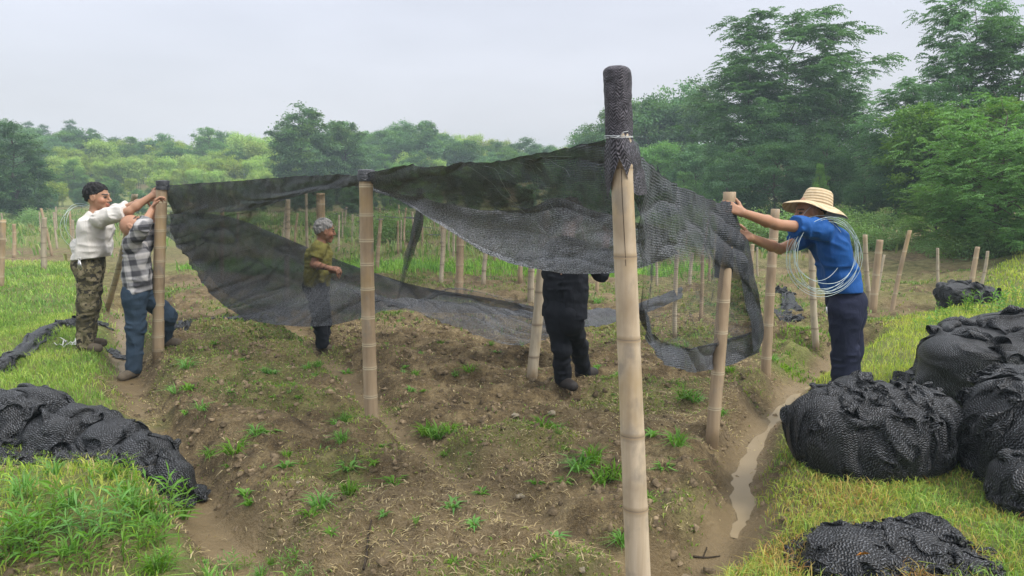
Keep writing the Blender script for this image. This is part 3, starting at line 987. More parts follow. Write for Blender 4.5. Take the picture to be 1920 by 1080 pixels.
WEEDS = [weed_mesh(1, 34, 0.13, 0.010, 0.75), weed_mesh(2, 24, 0.11, 0.013, 0.55), weed_mesh(3, 46, 0.15, 0.009, 0.8), weed_mesh(4, 16, 0.07, 0.016, 0.7)]
wpx = [(640, 828, 2), (600, 838, 0), (820, 822, 2), (845, 812, 2), (800, 815, 2), (1018, 806, 0), (1045, 808, 0), (1110, 868, 2), (1085, 880, 0), (1150, 895, 2), (1128, 905, 0), (1060, 905, 1), (1300, 752, 2), (1285, 745, 0), (1350, 780, 0), (1270, 850, 2), (1285, 870, 0), (580, 965, 1), (600, 950, 0), (440, 850, 0), (462, 928, 1), (470, 945, 3), (620, 1000, 3), (850, 950, 1), (740, 905, 1), (722, 965, 3), (330, 740, 0), (355, 730, 1), (380, 768, 0), (350, 775, 3), (505, 812, 1), (480, 815, 0), (535, 875, 3), (560, 745, 3), (905, 925, 3), (1310, 640, 0), (1330, 655, 1), (1245, 880, 1), (1220, 850, 3), (1005, 895, 3), (890, 985, 3), (655, 880, 1), (700, 870, 3), (1040, 1010, 3), (1165, 1010, 3), (405, 655, 1), (350, 690, 0), (760, 690, 3), (880, 700, 0), (780, 660, 1), (930, 660, 3), (1120, 690, 3), (650, 700, 3), (560, 640, 1), (510, 700, 3), (1180, 620, 0), (1120, 570, 2), (1090, 560, 2), (1150, 575, 0)]
for i, (px, py, k) in enumerate(wpx):
    p = hit(px, py)
    o = link('weed', WEEDS[k], None, p + np.array([0, 0, -0.005]))
    o.rotation_euler = (0, 0, i * 1.7)
    s = 0.95 + 0.55 * ((i * 37) % 11) / 11
    o.scale = (s, s, s * 0.85)
    tag(o, 'green grassy weed sprouting from the bare soil of the bed', 'weed', 'weeds sprouting from the soil bed')
rw = random.Random(23)
ROS = [weed_mesh(5, 12, 0.05, 0.022, 0.45), weed_mesh(6, 20, 0.09, 0.006, 0.9), weed_mesh(7, 9, 0.10, 0.012, 0.5)]
k_ = 0
while k_ < 130:
    x, y = rw.uniform(-2.6, 2.6), rw.uniform(2.6, 7.6)
    zg_, zw_, zs_q = zones(np.array([x]), np.array([y]))
    if zw_[0] > 0.3 or poly_sd(np.array([x]), np.array([y]), P_LEFT)[0] > 0 or poly_sd(np.array([x]), np.array([y]), P_RIGHT)[0] > 0 or rw.random() > 0.25 + zg_[0] * 1.6:
        continue
    o = link('weed', (ROS + WEEDS)[rw.randrange(7)], None, (x, y, H1(x, y) - 0.004))
    s = rw.uniform(0.35, 0.95)
    o.scale = (s, s, s * rw.uniform(0.7, 1.1))
    o.rotation_euler = (rw.uniform(-0.2, 0.2), rw.uniform(-0.2, 0.2), rw.uniform(0, 6.28))
    tag(o, 'green grassy weed sprouting from the bare soil of the bed', 'weed', 'weeds sprouting from the soil bed')
    k_ += 1
# broad-bladed plants on the front-left hummock
BIGW = [stalk_plant(11, 4, 0.30, 0.20, 0.017, 0.06), stalk_plant(12, 3, 0.26, 0.17, 0.014, 0.08), weed_mesh(13, 40, 0.26, 0.015, 0.8, 'broad_bladed_weed')]
r3 = random.Random(3)
hum = []
for i in range(36):
    px, py = r3.uniform(0, 345), r3.uniform(885, 1075)
    if py > 930 + (345 - px) * 0.9 and px > 180 and r3.random() < 0.5:
        continue
    hum.append((px, py))
for i, (px, py) in enumerate(hum):
    p = hit(px, py)
    o = link('broad_bladed_weed', BIGW[i % 3], None, p)
    o.rotation_euler = (0, 0, i * 2.1)
    s = r3.uniform(0.35, 0.78)
    o.scale = (s, s, s)
    tag(o, 'lush broad-bladed grass plant on the hummock below the left heap of mesh', 'weed', 'lush plants on the front-left hummock')
for i, (px, py) in enumerate([(430, 1068), (470, 1062), (510, 1058), (545, 1062), (580, 1075), (490, 1080)]):
    p = hit(px, py)
    o = link('broad_bladed_weed', BIGW[i % 3], None, p)
    o.rotation_euler = (0, 0, i * 2.1)
    s = r3.uniform(0.22, 0.36)
    o.scale = (s, s, s)
    tag(o, 'bright green grass plant in the clump at the end of the bed nearest the viewer', 'weed', 'plants in the clump at the front of the bed')
# upright leafy weeds by the right-hand heaps
STALK = [stalk_plant(21, 9, 0.34, 0.09, 0.013, 0.07), stalk_plant(22, 6, 0.30, 0.10, 0.015, 0.05)]
for i, (px, py, s, lab) in enumerate([
    (1800, 712, 1.0, 'leafy upright weed just in front of the wrinkled heap behind the biggest ball'),
    (1845, 706, 1.1, 'leafy upright weed nearest the white bottle cap'),
    (1770, 718, 0.7, 'low leafy weed between the big ball and the heap behind it'),
    (1862, 590, 1.3, 'bright leafy weed at the top of the wrinkled heap'),
    (1805, 588, 0.9, 'small leafy weed below the distant bundle'),
    (1730, 620, 0.7, 'small dark leafy weed on the lawn left of the wrinkled heap'),
    (1905, 580, 1.0, 'leafy weed at the edge of the view above the wrinkled heap'),
    (1775, 608, 0.8, 'pale leafy weed on the lawn edge above the wrinkled heap')]):
    p = hit(px, py)
    o = link('leafy_weed', STALK[i % 2], None, p)
    o.scale = (s, s, s)
    o.rotation_euler = (0, 0, i)
    tag(o, lab, 'weed')
# ------------------------------------------------------------------ bamboo poles
def bamboo_mat(name, lo, hi, ring):
    M = Mat(name)
    oc = M.obj()
    oi = M.n('ObjectInfo').outputs['Random']
    st = M.noise(M.scalev(oc, (22, 22, 1.2)), 1.6, 5, 0.6)
    bl = M.noise(M.scalev(oc, (1, 1, 0.7)), 5.0, 4)
    c = M.ramp(st, [(0.3, lo), (0.7, hi)])
    c = M.mix(M.mapr(bl, 0.48, 0.68, 0, 0.65), c, (lo[0] * 0.62, lo[1] * 0.60, lo[2] * 0.58))
    c = M.mix(M.mapr(M.noise(M.scalev(oc, (1, 1, 0.5)), 4.3, 4), 0.52, 0.68, 0, 0.55), c, (0.36, 0.25, 0.10))
    c = M.mix(M.mapr(M.noise(M.scalev(oc, (1, 1, 0.6)), 11.0, 5), 0.56, 0.68, 0, 0.5), c, (0.17, 0.16, 0.145))
    c = M.n('HueSaturation', {'Value': M.mapr(oi, 0, 1, 0.88, 1.1), 'Color': c}).outputs[0]
    a = M.n('SeparateColor', {0: M.attr('Col')})
    c = M.mix(a.outputs[0], c, ring)
    c = M.mix(a.outputs[1], c, (0.035, 0.026, 0.018))
    c = M.mix(M.math('MULTIPLY', a.outputs[2], M.mapr(bl, 0.3, 0.6, 0.4, 1.0)), c, (0.14, 0.10, 0.06))
    return M.done(M.bsdf(c, 0.55, 0.3, M.bump(st, 0.15, 0.004)))

M_BAM_FRONT = bamboo_mat('pale_bamboo', (0.37, 0.295, 0.205), (0.49, 0.41, 0.305), (0.34, 0.255, 0.16))
M_BAM_TAN = bamboo_mat('tan_bamboo', (0.26, 0.19, 0.12), (0.37, 0.285, 0.19), (0.55, 0.47, 0.33))
M_BAM_GREY = bamboo_mat('weathered_bamboo', (0.30, 0.25, 0.18), (0.42, 0.37, 0.28), (0.22, 0.17, 0.12))

def pole_mesh(L, d, seed, mat, space=0.2, lean=(0, 0), taper=0.86, nseg=20, split=False, dark_below=0.12, nodes=None):
    """bamboo culm with swollen nodes; origin at ground level"""
    rng = np.random.default_rng(seed)
    if nodes is None:
        nodes, z = [], rng.uniform(0.05, space)
        while z < L - 0.03:
            nodes.append(z)
            z += space * rng.uniform(0.85, 1.15)
    rows = [(-0.12, 1.0, 0, 0)]
    prev = -0.12
    for z in nodes:
        for f in (0.33, 0.66):
            zz = prev + (z - prev) * f
            rows.append((zz, 0.975, 0, 0))
        e = min(0.012, d * 0.13)
        rows += [(z - 2.2 * e, 0.985, 0, 0), (z - e, 0.99, 0.1, 0), (z - 0.45 * e, 1.03, 1, 0), (z, 0.985, 0.25, 0.55), (z + 0.35 * e, 1.012, 0.7, 0), (z + 1.4 * e, 0.985, 0.05, 0)]
        prev = z
    for f in (0.4, 0.8):
        rows.append((prev + (L - prev) * f, 0.975, 0, 0))
    rows.append((L, 0.975, 0, 0))
    rows += [(L + 0.001, 0.93, 0.3, 0), (L + 0.001, 0.72, 0.3, 0), (L - 0.10, 0.68, 0, 1.0)]
    ang = np.linspace(0, 2 * np.pi, nseg, endpoint=False)
    V, C = [], []
    bx, by = rng.normal(size=2) * (0.0 if split else 0.010) * L
    for z, r, ring, dk in rows:
        t = np.clip(z / L, 0, 1)
        rr = d / 2 * r * (1 + (taper - 1) * t)
        cx = lean[0] * t + bx * np.sin(np.pi * t)
        cy = lean[1] * t + by * np.sin(np.pi * t)
        sk = 0.0
        V.append(np.c_[cx + rr * np.cos(ang), cy + rr * np.sin(ang), np.full(nseg, z + sk)])
        mud = 0.9 * np.clip(1 - z / dark_below, 0, 1) if z >= 0 else 0.9
        C.append(np.tile([ring, dk, mud], (nseg, 1)))
    V, C = np.concatenate(V), np.concatenate(C)
    n = len(rows)
    i, j = np.meshgrid(np.arange(n - 1), np.arange(nseg), indexing='ij')
    a = i * nseg + j
    b = i * nseg + (j + 1) % nseg
    F = np.stack([a, b, b + nseg, a + nseg], -1).reshape(-1, 4)
    me = mesh_np('bamboo_pole', V, [F], [mat], True, C)
    if split:
        # drying crack down the front of the culm
        mb = MB()
        zz = np.linspace(L - split[0], L - split[1], 24)
        t = zz / L
        rr = d / 2 * (1 + (taper - 1) * t) * 0.99
        an = np.radians(-99) + 0.03 * np.sin(zz * 13)
        P = np.c_[lean[0] * t + bx * np.sin(np.pi * t) + rr * np.cos(an), lean[1] * t + by * np.sin(np.pi * t) + rr * np.sin(an), zz]
        mb.add(*tube(P, 0.0009, 5))
        return me, mb
    return me, None

def pole(base, top, Yb, Yt, d, mat, label, seed, space=0.2, name='bamboo_pole', group=None, split=False, hitg=True, taper=0.86, nodes=None, nseg=20):
    b = pt(base[0], base[1], Yb)
    g = H1(b[0], Yb)
    b[2] = g
    t = pt(top[0], top[1], Yt)
    me, mb = pole_mesh(t[2] - g, d, seed, mat, space, (t[0] - b[0], t[1] - b[1]), taper, nseg, split, nodes=nodes)
    o = link(name, me, None, b)
    tag(o, label, 'pole' if 'pole' in name else 'stake', group)
    if mb:
        M_ = Mat('dark_crack')
        c = link('crack', mb.mesh('crack', M_.done(M_.bsdf((0.03, 0.022, 0.015), 0.9, 0.1))), o)
    return o

M_SAWN = bamboo_mat('brown_sawn_bamboo', (0.10, 0.065, 0.045), (0.20, 0.14, 0.10), (0.12, 0.08, 0.05))
# the four poles that carry the mesh, and their neighbours
pole((1203, 1150), (1158, 128), 2.82, 2.80, 0.106, M_BAM_FRONT, 'thick pale bamboo pole nearest the viewer with its top wrapped in black mesh', 1, 0.335, split=(0.72, 0.36), taper=0.75)
pole((697, 795), (686, 322), 5.2, 5.2, 0.100, M_BAM_TAN, 'tan bamboo pole with white rings holding the middle of the mesh edge', 2, 0.19, taper=0.95)
pole((297, 670), (304, 344), 7.25, 7.25, 0.112, M_BAM_TAN, 'bamboo pole gripped at its top by two men in white and plaid shirts', 3, 0.15, taper=0.95)
pole((1335, 815), (1368, 360), 4.9, 5.05, 0.090, M_BAM_TAN, 'leaning bamboo pole whose top is held by the man in the straw hat', 4, 0.24, taper=0.95)
pole((1436, 690), (1454, 392), 6.55, 6.7, 0.092, M_BAM_TAN, 'bamboo pole standing just beyond the straw-hat man\'s forearms', 5, 0.27)
pole((997, 703), (1022, 395), 6.5, 6.6, 0.10, M_BAM_GREY, 'greyish bamboo pole beside the man in black', 6, 0.30)
pole((1530, 650), (1522, 440), 7.8, 7.8, 0.075, M_BAM_GREY, 'pale bamboo pole half hidden behind the straw-hat man', 7, 0.28)
pole((198, 556), (253, 364), 10.4, 9.2, 0.085, M_BAM_GREY, 'slanting bamboo pole behind the two men at the left pole', 8, 0.25)
# stakes with a place of their own
G_ST = None
stakes = [
    ((1632, 570), (1622, 440), 10.6, 0.075, 'pale upright stake just right of the straw-hat man\'s back'),
    ((1637, 576), (1650, 450), 10.2, 0.105, 'thick bamboo stake right of the straw-hat man, leaning right'),
    ((1645, 548), (1658, 478), 11.5, 0.045, 'thin stake tucked behind the thick leaning stake'),
    ((1670, 586), (1706, 432), 9.9, 0.062, 'thin pale stake tilting strongly to the right'),
    ((1760, 552), (1758, 465), 11.3, 0.050, 'thin upright stake left of the distant black bundle'),
    ((1820, 530), (1833, 463), 12.0, 0.085, 'orange-brown stake rising behind the distant black bundle'),
    ((1839, 530), (1852, 471), 12.2, 0.055, 'thin grey stake right of the orange-brown stake'),
    ((1404, 515), (1411, 458), 14.0, 0.085, 'leaning stake seen between gripped pole and its neighbour'),
    ((1421, 520), (1420, 464), 14.2, 0.045, 'thin stake beside the leaning stake in the gap between poles'),
    ((0, 532), (6, 412), 12.0, 0.10, 'brown stake at the left edge of the view'),
    ((82, 494), (83, 408), 14.5, 0.11, 'thick pale stake standing in the left field'),
    ((25, 470), (26, 420), 18.0, 0.09, 'grey stake right of the brown stake at the left edge'),
    ((534, 520), (540, 374), 11.0, 0.085, 'stake behind the mesh just left of the man in yellow'),
    ((600, 540), (601, 362), 10.4, 0.14, 'broad bamboo stake right behind the head of the man in yellow'),
    ((577, 500), (574, 362), 13.5, 0.06, 'thin dark stake left of the broad stake behind the mesh'),
    ((706, 492), (714, 410), 14.8, 0.085, 'leaning stake behind the mesh just right of the middle pole'),
    ((826, 522), (830, 418), 13.0, 0.085, 'brown stake behind the mesh at the green strip'),
    ((861, 556), (864, 420), 10.8, 0.125, 'thick stake behind the mesh where the low fold begins'),
    ((906, 530), (914, 455), 12.6, 0.085, 'brownish leaning stake behind the mesh right of the thick one'),
    ((975, 530), (978, 470), 12.8, 0.09, 'stake left of the pair beside the man in black'),
    ((995, 566), (998, 470), 10.3, 0.10, 'brown stake directly left of the greyish pole by the man in black'),
    ((1119, 552), (1121, 500), 11.5, 0.055, 'thin pale stake right of the man in black'),
    ((1265, 630), (1270, 470), 8.2, 0.055, 'pale stake seen through the right-hand mesh, taller of two'),
    ((1314, 600), (1317, 478), 9.0, 0.052, 'mottled stake seen through the right-hand mesh beside the taller one'),
    ((1293, 525), (1299, 474), 13.0, 0.07, 'leaning stake between the two mottled stakes behind the mesh'),
    ((1330, 520), (1331, 480), 13.5, 0.05, 'small stake right of the mottled stakes behind the mesh'),
    ((1232, 520), (1230, 470), 13.0, 0.05, 'small stake seen just right of the front pole'),
    ((1012, 500), (1016, 440), 14.0, 0.06, 'thin stake above the head of the greyish pole'),
    ((135, 470), (136, 412), 17.0, 0.07, 'stake directly behind the white-shirted man\'s back'),
    ((415, 520), (417, 388), 13.0, 0.08, 'faint stake behind the dark fold of mesh on the left'),
]
for i, (b, t, Y, d, lab) in enumerate(stakes):
    pole(b, t, Y, Y + 0.02, d, (M_BAM_GREY, M_BAM_TAN)[i % 2 if i not in (5, 9) else 1], lab, 100 + i, 0.28, 'bamboo_stake', None, nseg=12)
rp = random.Random(17)
far = [(rp.uniform(8, 140), rp.uniform(17, 34)) for _ in range(6)] + [(rp.uniform(630, 860), rp.uniform(15, 30)) for _ in range(26)] + [(rp.uniform(860, 1130), rp.uniform(15, 28)) for _ in range(12)] + [(rp.uniform(430, 560), rp.uniform(16, 28)) for _ in range(6)] + [(rp.uniform(1200, 1420), rp.uniform(16, 26)) for _ in range(7)]
FARM = [pole_mesh(0.95, 0.06, 200 + k, (M_BAM_GREY, M_BAM_TAN)[k % 2], 0.3, (rp.uniform(-0.15, 0.15), 0), nseg=8)[0] for k in range(5)]
for i, (px, Y) in enumerate(far):
    x = pt(px, 450, Y)[0]
    o = link('bamboo_stake', FARM[i % 5], None, (x, Y, H1(x, Y)))
    s = rp.uniform(0.8, 1.25)
    o.scale = (s, s, s * rp.uniform(0.9, 1.05))
    o.rotation_euler = (rp.uniform(-0.04, 0.04), rp.uniform(-0.06, 0.06), rp.uniform(0, 6))
    tag(o, 'thin pale stake among the many in the distant plots', 'stake', 'stakes standing in the distant plots')

# ------------------------------------------------------------------ shade mesh, hung
M = Mat('black_shade_mesh')
uvn = M.n('UVMap').outputs[0]
oc = M.obj()
wob = M.n('Mapping', {'Vector': M.n('VectorMath', {0: uvn, 1: M.n('VectorMath', {0: M.noise(uvn, 2.5, 3, out=1), 1: (0.10, 0.035, 0)}, operation='MULTIPLY').outputs[0]}, operation='ADD').outputs[0]}).outputs[0]
sx_ = M.n('SeparateXYZ', {0: wob})
th = M.math('SINE', M.math('MULTIPLY', sx_.outputs[1], 2 * math.pi / 0.013))
zig = M.math('SINE', M.math('MULTIPLY', sx_.outputs[0], 2 * math.pi / 0.021))
th = M.math('ADD', M.math('MULTIPLY', th, 0.75), M.math('MULTIPLY', zig, 0.25))
fleck = M.noise(M.scalev(wob, (75, 130, 1)), 1.0, 3, 0.65)
big = M.noise(uvn, 4.0, 4, 0.6)
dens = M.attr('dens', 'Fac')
sheen_tint = M.attr('pale', 'Fac')
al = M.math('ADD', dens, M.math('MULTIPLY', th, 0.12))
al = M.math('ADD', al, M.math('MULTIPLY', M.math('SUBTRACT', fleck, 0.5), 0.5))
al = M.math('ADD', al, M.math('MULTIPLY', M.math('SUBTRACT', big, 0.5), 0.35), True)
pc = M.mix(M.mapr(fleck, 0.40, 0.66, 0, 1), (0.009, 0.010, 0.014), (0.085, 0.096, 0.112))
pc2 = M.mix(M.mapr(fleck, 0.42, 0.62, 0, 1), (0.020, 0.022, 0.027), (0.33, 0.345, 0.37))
pc = M.mix(sheen_tint, pc, pc2)  # paler thread colour stands in for sky-lit sheen on the mesh
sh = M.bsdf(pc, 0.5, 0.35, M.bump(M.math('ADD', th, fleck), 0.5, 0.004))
tp = M.n('BsdfTransparent').outputs[0]
M_NET = M.done(M.n('MixShader', {0: al, 1: tp, 2: sh}).outputs[0])

M = Mat('crumpled_mesh_wrap')
uvw = M.n('UVMap').outputs[0]
wq = M.n('VectorMath', {0: uvw, 1: M.n('VectorMath', {0: M.noise(uvw, 18.0, 3, out=1), 1: (0.03, 0.03, 0)}, operation='MULTIPLY').outputs[0]}, operation='ADD').outputs[0]
sq = M.n('SeparateXYZ', {0: wq})
chev = M.math('ADD', sq.outputs[1], M.math('MULTIPLY', M.math('ABSOLUTE', M.math('SUBTRACT', M.math('FRACT', M.math('MULTIPLY', sq.outputs[0], 18.0)), 0.5)), 0.045))
rw_ = M.math('SINE', M.math('MULTIPLY', chev, 2 * math.pi / 0.017))
fl_ = M.noise(M.scalev(wq, (150, 110, 1)), 1.0, 4, 0.75)
pt_ = M.noise(uvw, 26.0, 3)
lm = M.math('MULTIPLY', M.mapr(M.math('ADD', M.math('MULTIPLY', rw_, 0.16), fl_), 0.40, 0.75, 0, 1), M.mapr(pt_, 0.3, 0.65, 0.25, 1.0))
M_WRAP = M.done(M.bsdf(M.mix(lm, (0.010, 0.010, 0.014), (0.23, 0.22, 0.26)), 0.55, 0.25, M.bump(M.math('ADD', fl_, M.math('MULTIPLY', pt_, 1.5)), 0.5, 0.006)))

def sheet(name, rows, parent, nu=110, nv=60, amp=0.012, fu=5.0, fv=1.2, seed=0, org=(0, 0, 0)):
    """cloth through rows of control points (px, py, depth, density, paleness)"""
    R = []
    for r in rows:
        P = np.array([np.r_[pt(a[0], a[1], a[2]), a[3] if len(a) > 3 else 0.6, a[4] if len(a) > 4 else 0.0] for a in r])
        R.append(crom(P, nu))
    R = np.array(R)
    if len(R) == 2:
        t = np.linspace(0, 1, nv)[:, None, None]
        G = R[0][None] * (1 - t) + R[1][None] * t
    else:
        G = np.stack([crom(R[:, i, :], nv) for i in range(nu)], 1)
    P = G[..., :3]
    du = np.gradient(P, axis=1)
    dv = np.gradient(P, axis=0)
    N = np.cross(du, dv)
    N /= np.linalg.norm(N, axis=-1, keepdims=True) + 1e-9
    su = np.cumsum(np.linalg.norm(du, axis=-1), axis=1)
    sv = np.cumsum(np.linalg.norm(dv, axis=-1), axis=0)
    wu = su + 0.25 * vn2(su * 1.3, sv * 1.3, seed + 6)
    wv_ = sv + 0.22 * vn2(su * 1.1 + 5, sv * 1.1, seed + 7)
    c1 = 1 - 2 * np.abs(vn2(wu * 1.3, wv_ * 7.5, seed)) ** 0.7
    c2 = 1 - 2 * np.abs(vn2((wu + 0.8 * wv_) * 7.0, (wv_ - 0.8 * wu) * 1.2, seed + 1)) ** 0.7
    w = amp * 0.9 * vn2(su * fu * 0.6, sv * fv * 0.6, seed + 2) + amp * 0.55 * c1 + amp * 0.35 * c2 * (0.5 + 0.5 * vn2(su * 0.9, sv * 0.9, seed + 4)) + amp * 0.25 * vn2(su * 17 + 2 * sv, sv * 13, seed + 3)
    cr_ = 0.20 * sstep(0.45, 0.9, c1) + 0.22 * sstep(0.45, 0.9, c2) * (0.4 + 0.6 * sstep(-0.2, 0.5, vn2(su * 0.9, sv * 0.9, seed + 4)))
    edge = np.ones_like(w)
    P = P + N * (w * edge)[..., None]
    uv = np.stack([su.mean(0)[None, :] + 0 * su, sv], -1)
    V = P.reshape(-1, 3) - np.asarray(org)
    i, j = np.meshgrid(np.arange(nv - 1), np.arange(nu - 1), indexing='ij')
    a = (i * nu + j).ravel()
    F = np.stack([a, a + 1, a + nu + 1, a + nu], -1)
    me = mesh_np(name, V, [F], [M_WRAP if name == 'tied_flap' else M_NET], True, None, uv.reshape(-1, 2), {'dens': np.clip((G[..., 3] + cr_ - 0.05).ravel(), 0, 1), 'pale': np.clip((G[..., 4] + 0.7 * cr_).ravel(), 0, 1)})
    o = link(name, me, parent)
    return o, P, N

net_o = pt(697, 795, 5.2)
net_o[2] = H1(net_o[0], net_o[1])
NET = empty('shade_mesh', net_o)
tag(NET, 'huge sheet of black shade mesh draped over the poles and sagging between them', 'shade mesh')
O = net_o
# rolled edge and valance from the left pole to the middle pole
sheet('taut_edge', [
    [(308, 347, 7.28, .96, .15), (400, 342, 6.85, .96, .1), (500, 335, 6.3, .96, .1), (600, 330, 5.7, .96, .2), (690, 325, 5.2, .96, .3)],
    [(310, 365, 7.30, .95, .12), (400, 360, 6.9, .94, .1), (500, 350, 6.35, .94, .15), (600, 338, 5.75, .94, .35), (690, 331, 5.22, .96, .4)],
    [(318, 384, 7.33, .93, .25), (400, 384, 7.0, .93, .35), (490, 374, 6.5, .92, .45), (590, 349, 5.85, .93, .4), (690, 337, 5.25, .96, .4)],
    [(322, 403, 7.36, .90, .2), (390, 401, 7.1, .92, .28), (470, 394, 6.7, .90, .3), (570, 364, 6.0, .9, .3), (690, 343, 5.3, .95, .3)]], NET, 130, 34, 0.028, 2.2, 4.0, 1, O)
# thin see-through layer from that edge down to the hands, then the denser grey fold
sheet('hanging_sheet', [
    [(322, 398, 7.45, .80), (420, 392, 7.1, .78), (520, 372, 6.7, .76), (620, 346, 6.1, .74), (700, 336, 5.5, .72), (850, 330, 5.4, .65), (1000, 350, 5.4, .6)],
    [(324, 430, 7.45, .75), (420, 440, 7.4, .66), (520, 440, 7.3, .60), (620, 430, 7.1, .48), (720, 430, 6.9, .44), (860, 440, 6.8, .42), (1000, 450, 6.8, .40)],
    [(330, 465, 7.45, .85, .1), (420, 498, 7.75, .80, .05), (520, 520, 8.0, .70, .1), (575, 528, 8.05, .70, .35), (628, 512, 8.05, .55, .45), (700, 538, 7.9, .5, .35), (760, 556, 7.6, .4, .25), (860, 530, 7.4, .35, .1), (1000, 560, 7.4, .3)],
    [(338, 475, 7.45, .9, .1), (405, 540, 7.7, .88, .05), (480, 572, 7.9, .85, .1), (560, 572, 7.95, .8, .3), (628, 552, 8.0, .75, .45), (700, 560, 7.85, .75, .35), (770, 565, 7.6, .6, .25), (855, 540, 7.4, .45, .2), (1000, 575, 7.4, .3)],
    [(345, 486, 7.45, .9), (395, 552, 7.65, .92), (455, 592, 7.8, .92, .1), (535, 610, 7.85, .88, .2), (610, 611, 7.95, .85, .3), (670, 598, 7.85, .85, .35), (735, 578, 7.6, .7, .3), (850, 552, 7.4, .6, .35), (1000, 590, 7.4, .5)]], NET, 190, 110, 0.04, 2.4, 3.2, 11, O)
# dark fold running behind the man in yellow
sheet('dark_fold', [
    [(312, 402, 7.55, .85), (380, 399, 8.0, .9), (440, 410, 8.6, .9), (500, 432, 9.2, .9), (575, 463, 9.7, .92), (650, 494, 9.7, .92), (720, 520, 9.3, .92), (800, 541, 9.0, .92), (900, 555, 8.7, .9), (1000, 574, 8.3, .85), (1080, 588, 8.0, .85)],
    [(314, 420, 7.55, .85), (380, 440, 8.0, .88), (440, 465, 8.6, .85), (500, 485, 9.2, .85), (575, 505, 9.7, .85), (650, 522, 9.7, .85), (720, 545, 9.3, .85), (800, 560, 9.0, .85), (900, 570, 8.7, .8), (1000, 588, 8.3, .75), (1080, 598, 8.0, .75)],
    [(318, 440, 7.55, .8), (370, 500, 8.0, .75), (440, 560, 8.6, .7), (520, 590, 9.1, .7), (575, 596, 9.5, .7), (650, 590, 9.6, .65), (720, 580, 9.2, .6), (800, 585, 8.9, .6), (900, 592, 8.5, .6), (1000, 600, 8.1, .6), (1080, 606, 7.9, .6)]], NET, 170, 50, 0.04, 2.0, 3.0, 21, O)
# low swag passing behind the man in black
sheet('low_swag', [
    [(690, 562, 7.3, .7, .1), (780, 556, 7.3, .75, .3), (860, 566, 7.25, .8, .1), (950, 580, 7.2, .8, .1), (1040, 585, 7.1, .9), (1110, 583, 7.1, .96), (1170, 577, 7.3, .96), (1230, 556, 7.8, .95), (1278, 538, 8.4, .9)],
    [(720, 572, 7.2, .6, .2), (790, 574, 7.2, .7, .35), (860, 588, 7.1, .7, .25), (950, 610, 7.0, .65, .25), (1040, 606, 6.95, .8), (1110, 598, 6.95, .97), (1170, 590, 7.2, .96), (1230, 567, 7.7, .95), (1278, 549, 8.3, .9)],
    [(760, 578, 7.1, .5, .2), (820, 598, 7.0, .55, .3), (880, 618, 6.9, .6, .35), (950, 640, 6.8, .6, .35), (1040, 632, 6.75, .75, .1), (1110, 612, 6.8, .97), (1170, 600, 7.1, .96), (1230, 578, 7.6, .95), (1278, 560, 8.2, .9)]], NET, 170, 50, 0.04, 3.0, 4.0, 31, O)
# roof sheet between the middle and the front pole: a single layer, and the doubled sag behind it
ROOF = sheet('roof_sheet', [
    [(688, 325, 5.15, .97, .25), (760, 313, 4.7, .97, .25), (850, 304, 4.22, .97, .2), (925, 300, 3.86, .97, .1), (1000, 284, 3.5, .93), (1080, 269, 3.16, .90), (1142, 258, 2.86, .92)],
    [(690, 335, 5.18, .97, .3), (765, 324, 4.75, .96, .3), (855, 318, 4.3, .93, .12), (930, 322, 3.95, .86), (1005, 312, 3.6, .80), (1085, 296, 3.24, .80), (1143, 282, 2.90, .9)],
    [(693, 341, 5.2, .95, .25), (775, 344, 4.85, .8, .12), (870, 362, 4.5, .78), (945, 385, 4.2, .74), (1020, 388, 3.85, .68), (1092, 372, 3.45, .68), (1150, 345, 3.02, .78)],
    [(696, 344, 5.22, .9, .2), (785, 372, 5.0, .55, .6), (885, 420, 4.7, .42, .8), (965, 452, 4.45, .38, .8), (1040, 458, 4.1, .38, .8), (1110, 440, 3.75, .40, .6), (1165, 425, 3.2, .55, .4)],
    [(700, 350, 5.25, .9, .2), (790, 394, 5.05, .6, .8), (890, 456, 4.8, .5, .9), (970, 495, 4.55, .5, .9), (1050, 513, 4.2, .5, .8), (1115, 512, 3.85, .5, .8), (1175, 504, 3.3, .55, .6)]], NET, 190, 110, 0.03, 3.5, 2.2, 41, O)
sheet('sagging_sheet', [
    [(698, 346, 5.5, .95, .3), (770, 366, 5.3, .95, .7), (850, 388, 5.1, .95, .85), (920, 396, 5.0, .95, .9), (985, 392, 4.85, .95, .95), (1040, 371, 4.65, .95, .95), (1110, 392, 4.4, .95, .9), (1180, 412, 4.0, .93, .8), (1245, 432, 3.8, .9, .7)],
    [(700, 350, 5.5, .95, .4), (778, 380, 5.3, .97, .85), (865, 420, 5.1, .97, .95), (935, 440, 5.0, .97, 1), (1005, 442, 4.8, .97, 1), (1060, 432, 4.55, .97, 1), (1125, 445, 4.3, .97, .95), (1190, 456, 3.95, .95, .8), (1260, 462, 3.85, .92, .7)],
    [(703, 353, 5.5, .95, .4), (786, 396, 5.25, .97, .8), (880, 455, 5.0, .97, .9), (958, 493, 4.8, .97, 1), (1030, 511, 4.5, .97, .9), (1080, 515, 4.35, .97, .85), (1135, 513, 4.1, .97, .8), (1195, 503, 3.8, .95, .7), (1275, 478, 3.95, .92, .7)]], NET, 190, 90, 0.042, 3.5, 3.0, 51, O)
